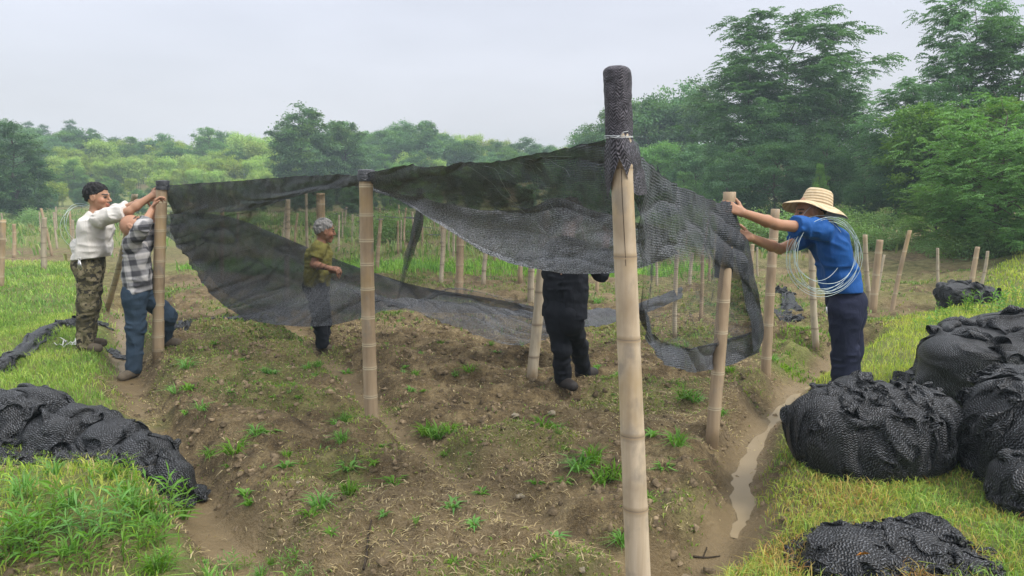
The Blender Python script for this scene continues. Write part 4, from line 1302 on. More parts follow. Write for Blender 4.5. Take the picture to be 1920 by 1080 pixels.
# right-hand curtain between the front pole and the pole held by the man in the hat
sheet('right_curtain', [
    [(1176, 256, 2.86, .96, .1), (1212, 298, 3.2, .94, .08), (1250, 332, 3.65, .93, .06), (1308, 364, 4.35, .93, .06), (1352, 381, 4.85, .95, .05), (1386, 386, 5.02, .97)],
    [(1180, 330, 2.95, .86, .1), (1212, 380, 3.2, .82, .1), (1250, 400, 3.65, .84, .12), (1308, 425, 4.3, .88, .15), (1352, 440, 4.84, .9, .1), (1396, 450, 5.02, .97)],
    [(1188, 420, 3.1, .55, .1), (1212, 470, 3.25, .8, .3), (1250, 475, 3.7, .85, .35), (1308, 470, 4.3, .8, .12), (1356, 490, 4.86, .86, .02), (1402, 520, 5.1, .95)],
    [(1194, 500, 3.2, .30), (1212, 515, 3.3, .30), (1250, 515, 3.75, .28), (1308, 510, 4.35, .30), (1362, 522, 5.05, .5), (1416, 560, 5.25, .93)],
    [(1199, 575, 3.3, .5), (1214, 610, 3.4, .36), (1252, 630, 3.85, .30), (1308, 640, 4.45, .34), (1368, 630, 5.15, .45), (1430, 608, 5.35, .92)],
    [(1202, 582, 3.35, .96), (1222, 628, 3.55, .95), (1258, 654, 3.95, .95), (1306, 652, 4.5, .94, .15), (1368, 636, 5.18, .94, .15), (1432, 622, 5.35, .95)],
    [(1207, 634, 3.35, .97), (1231, 672, 3.55, .97), (1266, 692, 3.95, .97, .1), (1306, 698, 4.5, .97, .2), (1366, 686, 5.16, .97, .2), (1428, 662, 5.34, .97)]], NET, 170, 130, 0.034, 3.0, 2.6, 61, O)
sheet('dark_side_fold', [
    [(1378, 430, 4.98, .96), (1396, 440, 5.05, .97), (1404, 450, 5.1, .96)],
    [(1386, 500, 5.02, .93), (1404, 505, 5.12, .95), (1416, 520, 5.18, .95)],
    [(1396, 560, 5.15, .9), (1416, 565, 5.24, .94), (1428, 580, 5.28, .95)],
    [(1408, 620, 5.25, .9), (1422, 625, 5.3, .95), (1433, 630, 5.36, .95)],
    [(1412, 660, 5.28, .95), (1420, 656, 5.3, .96), (1428, 650, 5.36, .96)]], NET, 30, 60, 0.015, 6, 2, 71, O)
# dangling twisted strand by the middle pole
sheet('dangling_strand', [
    [(782, 352, 5.9, .95), (790, 352, 5.85, .97), (796, 354, 5.9, .95)],
    [(780, 400, 5.95, .93, .1), (789, 400, 5.88, .95), (795, 402, 5.95, .93)],
    [(770, 440, 6.0, .92), (777, 442, 5.93, .95), (786, 442, 6.0, .92)],
    [(758, 480, 6.05, .6), (766, 482, 6.0, .9), (774, 480, 6.05, .6)],
    [(744, 560, 6.1, .25), (746, 561, 6.1, .5), (748, 560, 6.1, .3)]], NET, 20, 70, 0.012, 9, 3, 81, O)

# pale pulled threads on the roof sheet
_, RP, RN = ROOF
M = Mat('pulled_thread')
M_THREAD = M.done(M.bsdf((0.22, 0.25, 0.26), 0.5, 0.3))
rr_ = np.random.default_rng(8)
for u0, v0, u1, v1 in [(.40, .10, .62, .70), (.47, .08, .56, .45), (.60, .05, .68, .40), (.64, .06, .70, .30), (.70, .08, .80, .35), (.66, .42, .76, .62), (.52, .10, .58, .30), (.75, .10, .83, .22), (.56, .04, .575, .25), (.60, .62, .66, .82)]:
    t = np.linspace(0, 1, 24)
    ui = np.clip((u0 + (u1 - u0) * t + 0.012 * np.sin(t * 5 + u0 * 40)) * (RP.shape[1] - 1), 0, RP.shape[1] - 1).astype(int)
    vi = np.clip((v0 + (v1 - v0) * t) * (RP.shape[0] - 1), 0, RP.shape[0] - 1).astype(int)
    Q_ = RP[vi, ui]
    nn_ = RN[vi, ui]
    nn_ = nn_ * np.sign((nn_ * (np.array([0, 0, CAM_H]) - Q_)).sum(-1, keepdims=True))
    Q_ = Q_ + nn_ * 0.006
    Q_[1:-1] = (Q_[:-2] + Q_[1:-1] * 2 + Q_[2:]) / 4
    mb = MB()
    mb.add(*tube(Q_, rr_.uniform(0.0005, 0.0010), 5))
    link('pulled_thread', mb.mesh('pulled_thread', M_THREAD, off=O), NET)

# wraps over the pole tops (parts of the same sheet)
def wrap(name, top, bot, Y0, Y1, r, seed, closed=True, pale=0.35):
    a, b = pt(top[0], top[1], Y0), pt(bot[0], bot[1], Y1)
    n, k = 46, 36
    t = np.linspace(0, 1, n)
    ang = np.linspace(0, 2 * np.pi, k + 1)
    T, A = np.meshgrid(t, ang, indexing='ij')
    Ap = np.where(A > np.pi, 2 * np.pi - A, A)
    rr = r * (1 + 0.05 * vn2(Ap * 2.2, T * 5, seed) + 0.04 * (1 - 2 * np.abs(vn2(Ap * 3.0 + 3 * T, T * 4, seed + 1))) + 0.02 * vn2(Ap * 9, T * 22, seed + 2))
    rr = rr * np.where(T < 0.06, np.sqrt(np.clip(T / 0.06, 0.0, 1)) * 0.35 + 0.65, 1.0)
    rr = rr * (1 - 0.03 * np.exp(-((T - 0.97) / 0.05) ** 2))
    ax, ay = np.array([1.0, 0, 0]), np.array([0, 1.0, 0])
    P = a + (b - a) * T[..., None] + rr[..., None] * (np.cos(A)[..., None] * ax + np.sin(A)[..., None] * ay)
    L = np.linalg.norm(b - a)
    V = np.concatenate([P.reshape(-1, 3), [a + (0, 0, r * 0.05)]]) - O
    i, j = np.meshgrid(np.arange(n - 1), np.arange(k), indexing='ij')
    q = (i * (k + 1) + j).ravel()
    F = np.stack([q, q + 1, q + k + 2, q + k + 1], -1)
    jj = np.arange(k)
    F3 = np.stack([jj + 1, jj, np.full(k, n * (k + 1))], -1)
    uv = np.concatenate([np.stack([A * r * 2.2, T * L * 1.7 + 0.02 * vn2(A * 1.5, T * 4, seed)], -1).reshape(-1, 2), [[0, 0]]])
    m = len(V)
    return link(name, mesh_np(name, V, [F, F3], [M_WRAP if pale > 0.5 else M_NET], True, None, uv, {'dens': np.full(m, 0.98), 'pale': np.full(m, pale)}), NET)

wrap('pole_top_wrap', (1157, 125), (1161, 262), 2.80, 2.81, 0.0495, 3, pale=0.6)
wrap('pole_top_wrap', (686, 318), (687, 340), 5.2, 5.2, 0.058, 5, pale=0.3)
wrap('pole_top_wrap', (305, 338), (305, 356), 7.25, 7.25, 0.060, 7, pale=0.05)
wrap('pole_top_wrap', (1366, 376), (1356, 520), 5.045, 5.01, 0.060, 9, pale=0.0)
# two flaps under the tie at the front pole
sheet('tied_flap', [
    [(1134, 256, 2.788, .98, .55), (1146, 258, 2.743, .98, .6), (1162, 260, 2.728, .98, .6)],
    [(1130, 290, 2.808, .97, .5), (1143, 292, 2.753, .97, .5), (1160, 296, 2.733, .97, .5)],
    [(1131, 325, 2.848, .95, .35), (1140, 330, 2.778, .96, .4), (1150, 322, 2.743, .96, .4)],
    [(1136, 372, 2.92, .85, .2), (1139, 365, 2.828, .9, .25), (1142, 346, 2.778, .92, .3)]], NET, 26, 50, 0.006, 14, 3, 91, O)
sheet('tied_flap', [
    [(1156, 260, 2.723, .98, .6), (1170, 258, 2.738, .98, .55), (1184, 256, 2.808, .98, .45)],
    [(1158, 286, 2.728, .97, .5), (1176, 288, 2.743, .97, .45), (1196, 292, 2.848, .96, .35)],
    [(1170, 312, 2.738, .96, .4), (1184, 318, 2.788, .96, .35), (1206, 322, 2.95, .94, .25)],
    [(1186, 358, 2.788, .93, .2), (1194, 366, 2.868, .93, .2), (1214, 364, 3.05, .90, .15)]], NET, 26, 50, 0.006, 14, 3, 95, O)
# white cord tied round the wrapped pole top
M = Mat('white_cord')
M_CORD = M.done(M.bsdf((0.45, 0.48, 0.50), 0.6, 0.3))
c = pt(1160, 257, 2.805)
mb = MB()
an = np.linspace(0, 4 * np.pi, 60)
mb.add(*tube(np.c_[c[0] + 0.052 * np.cos(an), c[1] + 0.055 * np.sin(an), c[2] + 0.004 * np.sin(an * 0.5) + 0.003 * np.sin(an)], 0.0016, 6))
f = c + np.array([-0.004, -0.056, 0])
mb.add(*tube(np.array([f, f + (0.014, -0.006, 0.014), f + (0.03, -0.004, 0.017)]), 0.0014, 5))
mb.add(*tube(np.array([f, f + (-0.016, -0.006, -0.006), f + (-0.034, -0.002, -0.004)]), 0.0014, 5))
tag(link('tie_cord', mb.mesh('tie_cord', M_CORD, off=c), None, c), 'thin white cord tied round the mesh-wrapped top of the front pole', 'cord')
# ------------------------------------------------------------------ heaps of black mesh: sheets let fall over a core with slack to spare
M = Mat('black_mesh_cloth')
uvn = M.n('UVMap').outputs[0]
wv = M.n('VectorMath', {0: uvn, 1: M.n('VectorMath', {0: M.noise(uvn, 6.0, 3, out=1), 1: (0.02, 0.02, 0)}, operation='MULTIPLY').outputs[0]}, operation='ADD').outputs[0]
s3 = M.n('SeparateXYZ', {0: wv})
zz = M.math('ADD', s3.outputs[1], M.math('MULTIPLY', M.math('SINE', M.math('MULTIPLY', s3.outputs[0], 2 * math.pi / 0.021)), 0.0030))
rowv = M.math('SINE', M.math('MULTIPLY', zz, 2 * math.pi / 0.0140))
dash = M.noise(M.scalev(wv, (60, 75, 1)), 1.0, 3, 0.65)
hgt = M.math('ADD', M.math('MULTIPLY', rowv, 0.6), M.math('MULTIPLY', dash, 1.0))
lum = M.math('MULTIPLY', M.mapr(rowv, -0.1, 0.95, 0.03, 1), M.mapr(dash, 0.42, 0.66, 0.05, 1))
col = M.mix(lum, (0.0035, 0.0038, 0.0048), (0.15, 0.16, 0.178))
M_CLOTH = M.done(M.bsdf(col, 0.42, 0.32, M.bump(hgt, 0.7, 0.005)))

def pbd(P, Lu, Lv, collide, steps, bend=0.12, grav=0.0011, iters=5):
    Q = P.copy()
    def con(A, B, L, k):
        d = B - A
        l = np.sqrt((d * d).sum(-1, keepdims=True)) + 1e-9
        c = d * (0.5 * k * (l - L) / l)
        A += c
        B -= c
    for s in range(steps):
        v = (P - Q) * 0.90
        Q = P.copy()
        P = P + v
        P[..., 2] -= grav
        for it in range(iters):
            con(P[:-1:2], P[1::2], Lv, 1.0)
            con(P[1:-1:2], P[2::2], Lv, 1.0)
            con(P[:, :-1:2], P[:, 1::2], Lu, 1.0)
            con(P[:, 1:-1:2], P[:, 2::2], Lu, 1.0)
            for o in range(4):
                a, b = P[o::4], P[o + 2::4]
                m = min(len(a), len(b))
                con(a[:m], b[:m], 2 * Lv, bend)
                a, b = P[:, o::4], P[:, o + 2::4]
                m = min(a.shape[1], b.shape[1])
                con(a[:, :m], b[:, :m], 2 * Lu, bend)
            collide(P, Q, it == iters - 1)
    return P

def finish_cloth(name, P, Lu, Lv, o_):
    nv, nu = P.shape[:2]
    P = np.stack([crom(P[i], nu * 2) for i in range(nv)])
    P = np.stack([crom(P[:, j], nv * 2) for j in range(nu * 2)], 1)
    n1, n2 = P.shape[:2]
    uu, vv = np.meshgrid(np.linspace(0, Lu * (nu - 1), n2), np.linspace(0, Lv * (nv - 1), n1))
    i, j = np.meshgrid(np.arange(n1 - 1), np.arange(n2 - 1), indexing='ij')
    a = (i * n2 + j).ravel()
    return mesh_np(name, P.reshape(-1, 3) - o_, [np.stack([a, a + 1, a + n2 + 1, a + n2], -1)], [M_CLOTH], True, None, np.stack([uu, vv], -1).reshape(-1, 2))

def ground_sampler(x0, x1, y0, y1):
    xs, ys = np.linspace(x0, x1, 30), np.linspace(y0, y1, 30)
    X, Y_ = np.meshgrid(xs, ys, indexing='ij')
    G = H(X, Y_)
    def g(x, y):
        a = np.clip((x - x0) / (x1 - x0) * 29, 0, 28.999)
        b = np.clip((y - y0) / (y1 - y0) * 29, 0, 28.999)
        i, j = a.astype(int), b.astype(int)
        f, h = a - i, b - j
        return G[i, j] * (1 - f) * (1 - h) + G[i + 1, j] * f * (1 - h) + G[i, j + 1] * (1 - f) * h + G[i + 1, j + 1] * f * h
    return g

def cloth_heap(lumps, label, seed, fac=(1.45, 1.15), yaw=0.0, n=104, steps=110, rim=0.10, group=None, bend=0.25, fric=0.6, under=0.84, nf=8.0, fang=0.0, famp=0.17, axis_dir=None):
    """lumps: (px, py, depth, rx, ry, rz) of the bundle inside"""
    rng = np.random.default_rng(seed)
    L = [(pt(*l[:3]), np.array(l[3:6])) for l in lumps]
    lo = np.min([c - r for c, r in L], 0)
    hi = np.max([c + r for c, r in L], 0)
    C = (lo + hi) / 2
    cc_ = np.array([c[:2] for c, r in L])
    e1 = np.array([1.0, 0.0])
    if axis_dir is not None:
        e1 = np.array([math.cos(axis_dir), math.sin(axis_dir)])
    e2 = np.array([-e1[1], e1[0]])
    sup = lambda e: (max((c[:2] @ e) + math.hypot(r[0] * e[0], r[1] * e[1]) for c, r in L), min((c[:2] @ e) - math.hypot(r[0] * e[0], r[1] * e[1]) for c, r in L))
    s1, s2 = sup(e1), sup(e2)
    C[:2] = e1 * (s1[0] + s1[1]) / 2 + e2 * (s2[0] + s2[1]) / 2
    A, B = (s1[0] - s1[1]) / 2 + rim, (s2[0] - s2[1]) / 2 + rim
    gs = ground_sampler(lo[0] - 0.5, hi[0] + 0.5, lo[1] - 0.5, hi[1] + 0.5)
    a, b = np.meshgrid(np.linspace(-1, 1, n), np.linspace(-1, 1, n))
    dx, dy = a * np.sqrt(1 - b * b / 2), b * np.sqrt(1 - a * a / 2)
    cs, sn = math.cos(yaw), math.sin(yaw)
    ux, uy = dx * cs - dy * sn, dx * sn + dy * cs
    x, y = C[0] + ux * A * e1[0] + uy * B * e2[0], C[1] + ux * A * e1[1] + uy * B * e2[1]
    def top(x, y):
        z = gs(x, y)
        for c, r in L:
            q = 1 - ((x - c[0]) / r[0]) ** 2 - ((y - c[1]) / r[1]) ** 2
            z = np.maximum(z, np.where(q > 0, c[2] + r[2] * np.sqrt(np.maximum(q, 0)), -9))
        return z
    z = top(x, y)
    P = np.stack([x, y, z + 0.05], -1)
    nz_ = np.stack([vn2(a * 9 + 3 * k, b * 9 + 50 * k, seed + k) + 0.6 * vn2(a * 21, b * 21, seed + 5 + k) for k in range(3)], -1)
    P = P + nz_ * np.array([0.03, 0.03, 0.03])
    hmax = hi[2] - gs(np.array(C[0]), np.array(C[1]))
    ru, rv = A * abs(cs) + B * abs(sn), B * abs(cs) + A * abs(sn)
    Lu = fac[0] * 2 * (ru + 0.85 * hmax) / (n - 1)
    Lv = fac[1] * 2 * (rv + 0.85 * hmax) / (n - 1)
    lift = 0.012 + 0.010 * vn2(a * 25, b * 25, seed + 9)
    st = [0]
    wa_ = 2.4 * vn2(a * 1.7, b * 1.7, seed + 20) + 1.0 * vn2(a * 4, b * 4, seed + 21)
    f1 = np.abs(np.sin(0.5 * nf * (a * math.cos(fang) + b * math.sin(fang)) * 1.57 + wa_)) ** 0.7
    f2 = np.abs(np.sin(nf * 1.3 * (a * math.cos(fang + 0.5) + b * math.sin(fang + 0.5)) * 1.57 + 1.7 * wa_)) ** 0.7
    F_ = (1 + famp * (f1 - 0.65) * (0.8 + 0.6 * vn2(a * 1.5, b * 1.5, seed + 23)) + famp * 0.45 * (f2 - 0.65))[..., None]
    o_ = np.array([C[0], C[1], float(gs(np.array(C[0]), np.array(C[1])))])
    def collide(P, Q, last):
        st[0] += 0.2
        for c, r in L:
            q = (P - c) / (r * F_)
            k = np.sqrt((q * q).sum(-1, keepdims=True)) + 1e-9
            m = (k < 1)[..., 0]
            P[m] = (c + q / k * (r * F_))[m]
            if last:
                m = (k < 1.03)[..., 0]
                P[m] = P[m] * (1 - fric) + Q[m] * fric
        dx_, dy_ = P[..., 0] - C[0], P[..., 1] - C[1]
        ex, ey = (dx_ * e1[0] + dy_ * e1[1]) / A, (dx_ * e2[0] + dy_ * e2[1]) / B
        k = np.sqrt(ex * ex + ey * ey) + 1e-9
        lim = under + (1 - under) * np.clip((P[..., 2] - o_[2]) / (0.4 * hmax), 0, 1)
        s = np.minimum(1, lim / k)
        P[..., 0] = C[0] + ex * s * A * e1[0] + ey * s * B * e2[0]
        P[..., 1] = C[1] + ex * s * A * e1[1] + ey * s * B * e2[1]
        P[..., 2] = np.maximum(P[..., 2], gs(P[..., 0], P[..., 1]) + lift)
    P = pbd(P, Lu, Lv, collide, steps, bend)
    return tag(link('mesh_heap', finish_cloth('mesh_heap', P, Lu, Lv, o_), None, o_), label, 'mesh heap', group)

def cloth_roll(pts, w, core, label, seed, fac=(1.2, 2.6), nu=150, nv=44, steps=70):
    C = crom(np.array([hit(a, b) for a, b in pts]), nu)
    T = np.gradient(C, axis=0)
    T[:, 2] = 0
    T = unit(T)
    N = np.stack([-T[:, 1], T[:, 0], 0 * T[:, 0]], -1)
    W = w * (1 + 0.35 * vn2(np.arange(nu) * 0.09, np.zeros(nu), seed))
    sl = np.linspace(-1, 1, nv)[:, None]
    gs = ground_sampler(C[:, 0].min() - 0.5, C[:, 0].max() + 0.5, C[:, 1].min() - 0.5, C[:, 1].max() + 0.5)
    rng = np.random.default_rng(seed)
    P = C[None] + N[None] * (sl * W[None])[..., None] 
    u_, v_ = np.meshgrid(np.arange(nu), np.arange(nv))
    P[..., 2] += core * 1.6 * (1 - sl ** 2) + 0.04
    P = P + np.stack([vn2(u_ * 0.3, v_ * 0.3, seed + k) for k in range(3)], -1) * 0.03
    length = np.linalg.norm(np.diff(C, axis=0), axis=1).sum()
    Lu, Lv = fac[0] * length / (nu - 1), fac[1] * 2 * w / (nv - 1)
    ci = C[::4]
    cr = core * (1 + 0.4 * vn2(np.arange(len(ci)) * 0.5, np.zeros(len(ci)), seed + 3))
    lift = 0.012 + 0.008 * vn2(u_ * 0.5, v_ * 0.5, seed + 9)
    def collide(P, Q, last):
        d = P - C[None]
        off = (d * N[None]).sum(-1)
        al = (d * T[None]).sum(-1)
        P += N[None] * (np.clip(off, -W, W) - off)[..., None] + T[None] * ((np.clip(al, -0.1, 0.1) - al) * 0.5)[..., None]
        off = np.clip(off, -W, W)
        r = np.interp(np.arange(nu), np.arange(len(ci)) * 4, cr)
        zc = C[:, 2] + 0.3 * core + np.sqrt(np.maximum(r[None] ** 2 - off ** 2, 0))
        P[..., 2] = np.maximum(P[..., 2], np.where(np.abs(off) < r[None], zc, -9))
        P[..., 2] = np.maximum(P[..., 2], gs(P[..., 0], P[..., 1]) + lift)
    P = pbd(P, Lu, Lv, collide, steps, 0.15)
    o_ = C.mean(0)
    return tag(link('mesh_roll', finish_cloth('mesh_roll', P, Lu, Lv, o_), None, o_), label, 'mesh roll')
# ------------------------------------------------------------------ implicit surfaces -> one continuous mesh
def smin(a, b, k):
    h = np.clip(0.5 + 0.5 * (b - a) / k, 0, 1)
    return b * (1 - h) + a * h - k * h * (1 - h)

def smax(a, b, k):
    return -smin(-a, -b, k)

def cap(p, a, b, ra, rb):
    a, b = np.asarray(a, float), np.asarray(b, float)
    ab = b - a
    q = p - a
    t = np.clip(q @ ab / (ab @ ab + 1e-12), 0, 1)
    return np.linalg.norm(q - t[:, None] * ab, axis=1) - (ra + (rb - ra) * t)

def ell(p, c, R, rad):
    q = (p - np.asarray(c)) @ np.asarray(R).T / np.asarray(rad)
    k0 = np.linalg.norm(q, axis=1)
    k1 = np.linalg.norm(q / np.asarray(rad), axis=1)
    return k0 * (k0 - 1) / (k1 + 1e-9)

def polygonize(f, lo, hi, h, name, mats, cols=None, off=(0, 0, 0), smooth=True, slack=1.6):
    lo, hi = np.asarray(lo, float), np.asarray(hi, float)
    B = 4
    nb = np.ceil((hi - lo) / (h * B)).astype(int) + 1
    cx = [lo[i] + (np.arange(nb[i]) + 0.5) * h * B - 0.5 * h for i in range(3)]
    G = np.stack(np.meshgrid(*cx, indexing='ij'), -1).reshape(-1, 3)
    dc = np.concatenate([f(G[s:s + 200000]) for s in range(0, len(G), 200000)]).reshape(nb)
    n = nb * B
    D = np.repeat(np.repeat(np.repeat(dc, B, 0), B, 1), B, 2).astype(np.float32)
    act = np.abs(dc) < h * B * slack
    bi = np.argwhere(act)
    o = np.stack(np.meshgrid(*[np.arange(B)] * 3, indexing='ij'), -1).reshape(-1, 3)
    idx = (bi[:, None, :] * B + o[None]).reshape(-1, 3)
    Pp = lo + idx * h
    dv = np.concatenate([f(Pp[s:s + 200000]) for s in range(0, len(Pp), 200000)]) if len(Pp) else np.zeros(0)
    D[idx[:, 0], idx[:, 1], idx[:, 2]] = dv
    S = D < 0
    # surface nets
    nx_, ny_, nz_ = n
    acc = np.zeros((nx_ - 1, ny_ - 1, nz_ - 1, 3), np.float32)
    cnt = np.zeros((nx_ - 1, ny_ - 1, nz_ - 1), np.float32)
    quads = []
    for ax in range(3):
        s0 = [slice(None)] * 3
        s1 = [slice(None)] * 3
        s0[ax], s1[ax] = slice(0, -1), slice(1, None)
        A, Bv = D[tuple(s0)], D[tuple(s1)]
        X = (A < 0) != (Bv < 0)
        e = np.argwhere(X)
        if not len(e):
            continue
        av, bv = A[X], Bv[X]
        t = av / (av - bv)
        pos = e.astype(np.float32)
        pos[:, ax] += t
        o1, o2 = [(1, 2), (2, 0), (0, 1)][ax]
        ok = np.ones(len(e), bool)
        cells = []
        for d1, d2 in ((0, 0), (1, 0), (1, 1), (0, 1)):
            c = e.copy()
            c[:, o1] -= d1
            c[:, o2] -= d2
            cells.append(c)
            ok &= (c >= 0).all(1) & (c[:, 0] < nx_ - 1) & (c[:, 1] < ny_ - 1) & (c[:, 2] < nz_ - 1)
        for c in cells:
            c2, p2 = c[ok], pos[ok]
            np.add.at(acc, (c2[:, 0], c2[:, 1], c2[:, 2]), p2)
            np.add.at(cnt, (c2[:, 0], c2[:, 1], c2[:, 2]), 1)
        q = np.stack([c[ok] for c in cells], 1)
        flip = (av[ok] >= 0)
        q[flip] = q[flip][:, ::-1]
        quads.append(q)
    q = np.concatenate(quads)
    lin = (q[..., 0] * (ny_ - 1) + q[..., 1]) * (nz_ - 1) + q[..., 2]
    u, inv = np.unique(lin.ravel(), return_inverse=True)
    F = inv.reshape(-1, 4)
    V = acc.reshape(-1, 3)[u] / cnt.reshape(-1)[u][:, None] * h + lo
    c = cols(V) if cols else None
    return mesh_np(name, V - np.asarray(off), [F], mats, smooth, c)

def rot_z(a):
    c, s = math.cos(a), math.sin(a)
    return np.array([[c, s, 0], [-s, c, 0], [0, 0, 1.0]])

# ------------------------------------------------------------------ the heaps and rolls
cloth_heap([(1640, 815, 4.2, .36, .32, .29), (1560, 800, 4.2, .24, .26, .22), (1725, 800, 4.22, .20, .26, .24), (1600, 755, 4.3, .2, .22, .14)], 'biggest round heap of bundled black mesh, in front of the man in the straw hat', 3, (1.22, 1.12), 0.3, 124, 110, 0.05, under=0.80, nf=7, fang=-0.2, famp=0.26, bend=0.6)
cloth_heap([(1900, 800, 3.95, .22, .30, .28), (1945, 745, 4.1, .28, .3, .18), (1960, 830, 3.8, .3, .3, .28)], 'black mesh heap cut by the right edge of the view beside the biggest heap', 13, (1.22, 1.15), 1.0, 110, 110, 0.06, fang=0.6, nf=7, famp=0.24, bend=0.5)
cloth_heap([(1905, 905, 3.55, .10, .16, .13), (1940, 915, 3.5, .16, .2, .16)], 'small knotted black mesh lump at the right edge, under the larger heap', 23, (1.7, 1.3), 0.4, 70, 90, 0.05)
cloth_heap([(1860, 655, 5.5, .42, .42, .16), (1905, 622, 5.8, .38, .36, .13), (1800, 668, 5.35, .24, .36, .15), (1840, 694, 5.15, .22, .2, .09), (1905, 676, 5.25, .3, .25, .15), (1960, 640, 5.5, .4, .4, .20)], 'low wrinkled heap of black mesh behind the leafy weeds on the right bank', 33, (1.6, 2.0), 0.15, 124, 120, 0.08, under=1.0, fang=1.3, nf=9, famp=0.22, bend=0.5, fric=0.45, axis_dir=0.12)
cloth_heap([(1685, 1062, 3.02, .26, .22, .16), (1592, 1056, 2.98, .19, .2, .13), (1745, 1012, 3.12, .12, .16, .10), (1780, 1070, 3.0, .14, .18, .12)], 'loose black mesh heap with an orange leaf on it, nearest the viewer on the right', 43, (1.3, 1.4), 0.7, 116, 110, 0.08, under=0.98, fang=0.8, nf=7, famp=0.26, bend=0.5)
cloth_heap([(1795, 551, 10.2, .26, .28, .15), (1835, 552, 10.2, .22, .28, .13)], 'small distant grey-black mesh bundle in front of two stakes', 53, (1.5, 1.3), 0.4, 60, 70, 0.06)
cloth_heap([(40, 778, 4.85, .28, .26, .17), (-30, 790, 4.8, .3, .26, .16), (130, 805, 4.72, .26, .24, .14), (215, 826, 4.58, .2, .22, .12), (272, 862, 4.42, .18, .22, .15), (312, 890, 4.28, .12, .18, .14), (335, 900, 4.2, .07, .12, .10)], 'long flattened heap of black mesh lying on the grass bank at the left', 63, (1.5, 2.0), 0.0, 130, 110, 0.07, under=1.0, fang=1.25, nf=8, famp=0.32, bend=0.35, fric=0.6, axis_dir=-0.40)
cloth_roll([(-30, 705), (15, 685), (50, 655), (80, 628), (110, 614), (150, 610), (204, 613)], 0.15, 0.055, 'rope-like roll of black mesh snaking across the grass behind the white-shirted man\'s feet', 71)
cloth_roll([(322, 618), (350, 611), (385, 606), (430, 603), (470, 602), (520, 606)], 0.15, 0.035, 'flat black mesh roll on the soil right of the plaid man\'s pole', 73, (1.2, 2.0), 100, 36)
cloth_roll([(206, 655), (222, 668), (240, 674)], 0.07, 0.02, 'short scrap of black mesh at the plaid man\'s feet', 75, (1.2, 2.2), 50, 24)
cloth_roll([(1455, 548), (1478, 560), (1484, 578), (1468, 592)], 0.15, 0.05, 'crumpled strip of black mesh lying on the field beyond the bamboo poles', 77, (1.3, 2.2), 90, 40)
cloth_roll([(1452, 600), (1478, 606), (1498, 602)], 0.17, 0.07, 'crumpled lump of black mesh at the near end of the strip on the field', 79, (1.3, 2.2), 60, 40)

# ------------------------------------------------------------------ stones, scraps, sticks
M = Mat('pale_stone')
n = M.noise(M.obj(), 30, 4)
M_STONE = M.done(M.bsdf(M.ramp(n, [(0.3, (0.18, 0.15, 0.10)), (0.7, (0.32, 0.28, 0.21))]), 0.85, 0.2, M.bump(n, 0.5, 0.01)))
def stone_mesh(seed):
    def f(p):
        return ell(p, (0, 0, 0), np.eye(3), (0.05, 0.038, 0.026)) - 0.012 * vn3(p[:, 0] * 30, p[:, 1] * 30, p[:, 2] * 30, seed) - 0.004 * vn3(p[:, 0] * 80, p[:, 1] * 80, p[:, 2] * 80, seed)
    return polygonize(f, (-.08, -.07, -.06), (.08, .07, .06), 0.006, 'stone', [M_STONE], slack=2.0)
STONES = [stone_mesh(1), stone_mesh(2)]
for i, (px, py, s) in enumerate([(977, 932, 0.6), (1035, 776, 0.7), (966, 782, 0.6), (1126, 708, 0.35), (1095, 662, 0.35), (1165, 885, 0.35), (1090, 1070, 0.4), (880, 880, 0.25), (560, 905, 0.25), (995, 668, 0.35)]):
    p = hit(px, py)
    o = link('stone', STONES[i % 2], None, p + np.array([0, 0, 0.008 * s]))
    o.scale = (s, s, s)
    o.rotation_euler = (0, 0, i * 1.3)
    tag(o, 'small pale stone lying on the soil bed', 'stone', 'small stones on the soil bed')
M = Mat('dry_stick')
M_STICK = M.done(M.bsdf(M.ramp(M.noise(M.obj(), 20), [(0.3, (0.025, 0.02, 0.016)), (0.7, (0.07, 0.055, 0.04))]), 0.9, 0.1))
def stick(pxs, r, label):
    P = np.array([hit(a, b) for a, b in pxs])
    P[:, 2] += r * 0.8
    P = crom(P, 20)
    mb = MB()
    mb.add(*tube(P, np.linspace(r, r * 0.5, 20), 6))
    mb.add(*tube(np.array([P[7], P[7] + (0.03, 0.05, 0.02), P[7] + (0.04, 0.09, 0.015)]), r * 0.5, 5))
    tag(link('stick', mb.mesh('stick', M_STICK, off=P[0]), None, P[0]), label, 'stick')
stick([(682, 1070), (688, 1040), (690, 1010), (697, 985)], 0.007, 'dark thin stick lying on the soil at the front of the bed')
stick([(1300, 1045), (1325, 1047), (1350, 1044)], 0.006, 'dark twig lying in the muddy puddle')
M = Mat('torn_white_plastic')
M_SCRAP = M.done(M.bsdf((0.55, 0.56, 0.52), 0.5, 0.4))
rs = np.random.default_rng(4)
p0 = hit(128, 652)
mb = MB()
for i in range(9):
    a = rs.uniform(0, 6.28)
    L = rs.uniform(0.08, 0.24)
    b = p0 + np.r_[rs.normal(size=2) * 0.06, 0.03]
    tt = np.linspace(0, 1, 7)
    P = b + np.c_[np.cos(a) * L * tt, np.sin(a) * L * tt, 0.05 * np.sin(tt * 3) * rs.uniform(0.2, 1) + 0.012 * rs.normal(size=7)]
    S = np.array([-np.sin(a), np.cos(a), 0.3]) * 0.008
    V = np.concatenate([P + S, P - S])
    j = np.arange(6)
    mb.add(V, np.stack([j, j + 1, j + 8, j + 7], -1))
tag(link('plastic_scrap', mb.mesh('plastic_scrap', M_SCRAP, off=p0), None, p0), 'shreds of torn white plastic on the grass at the white-shirted man\'s feet', 'scrap')
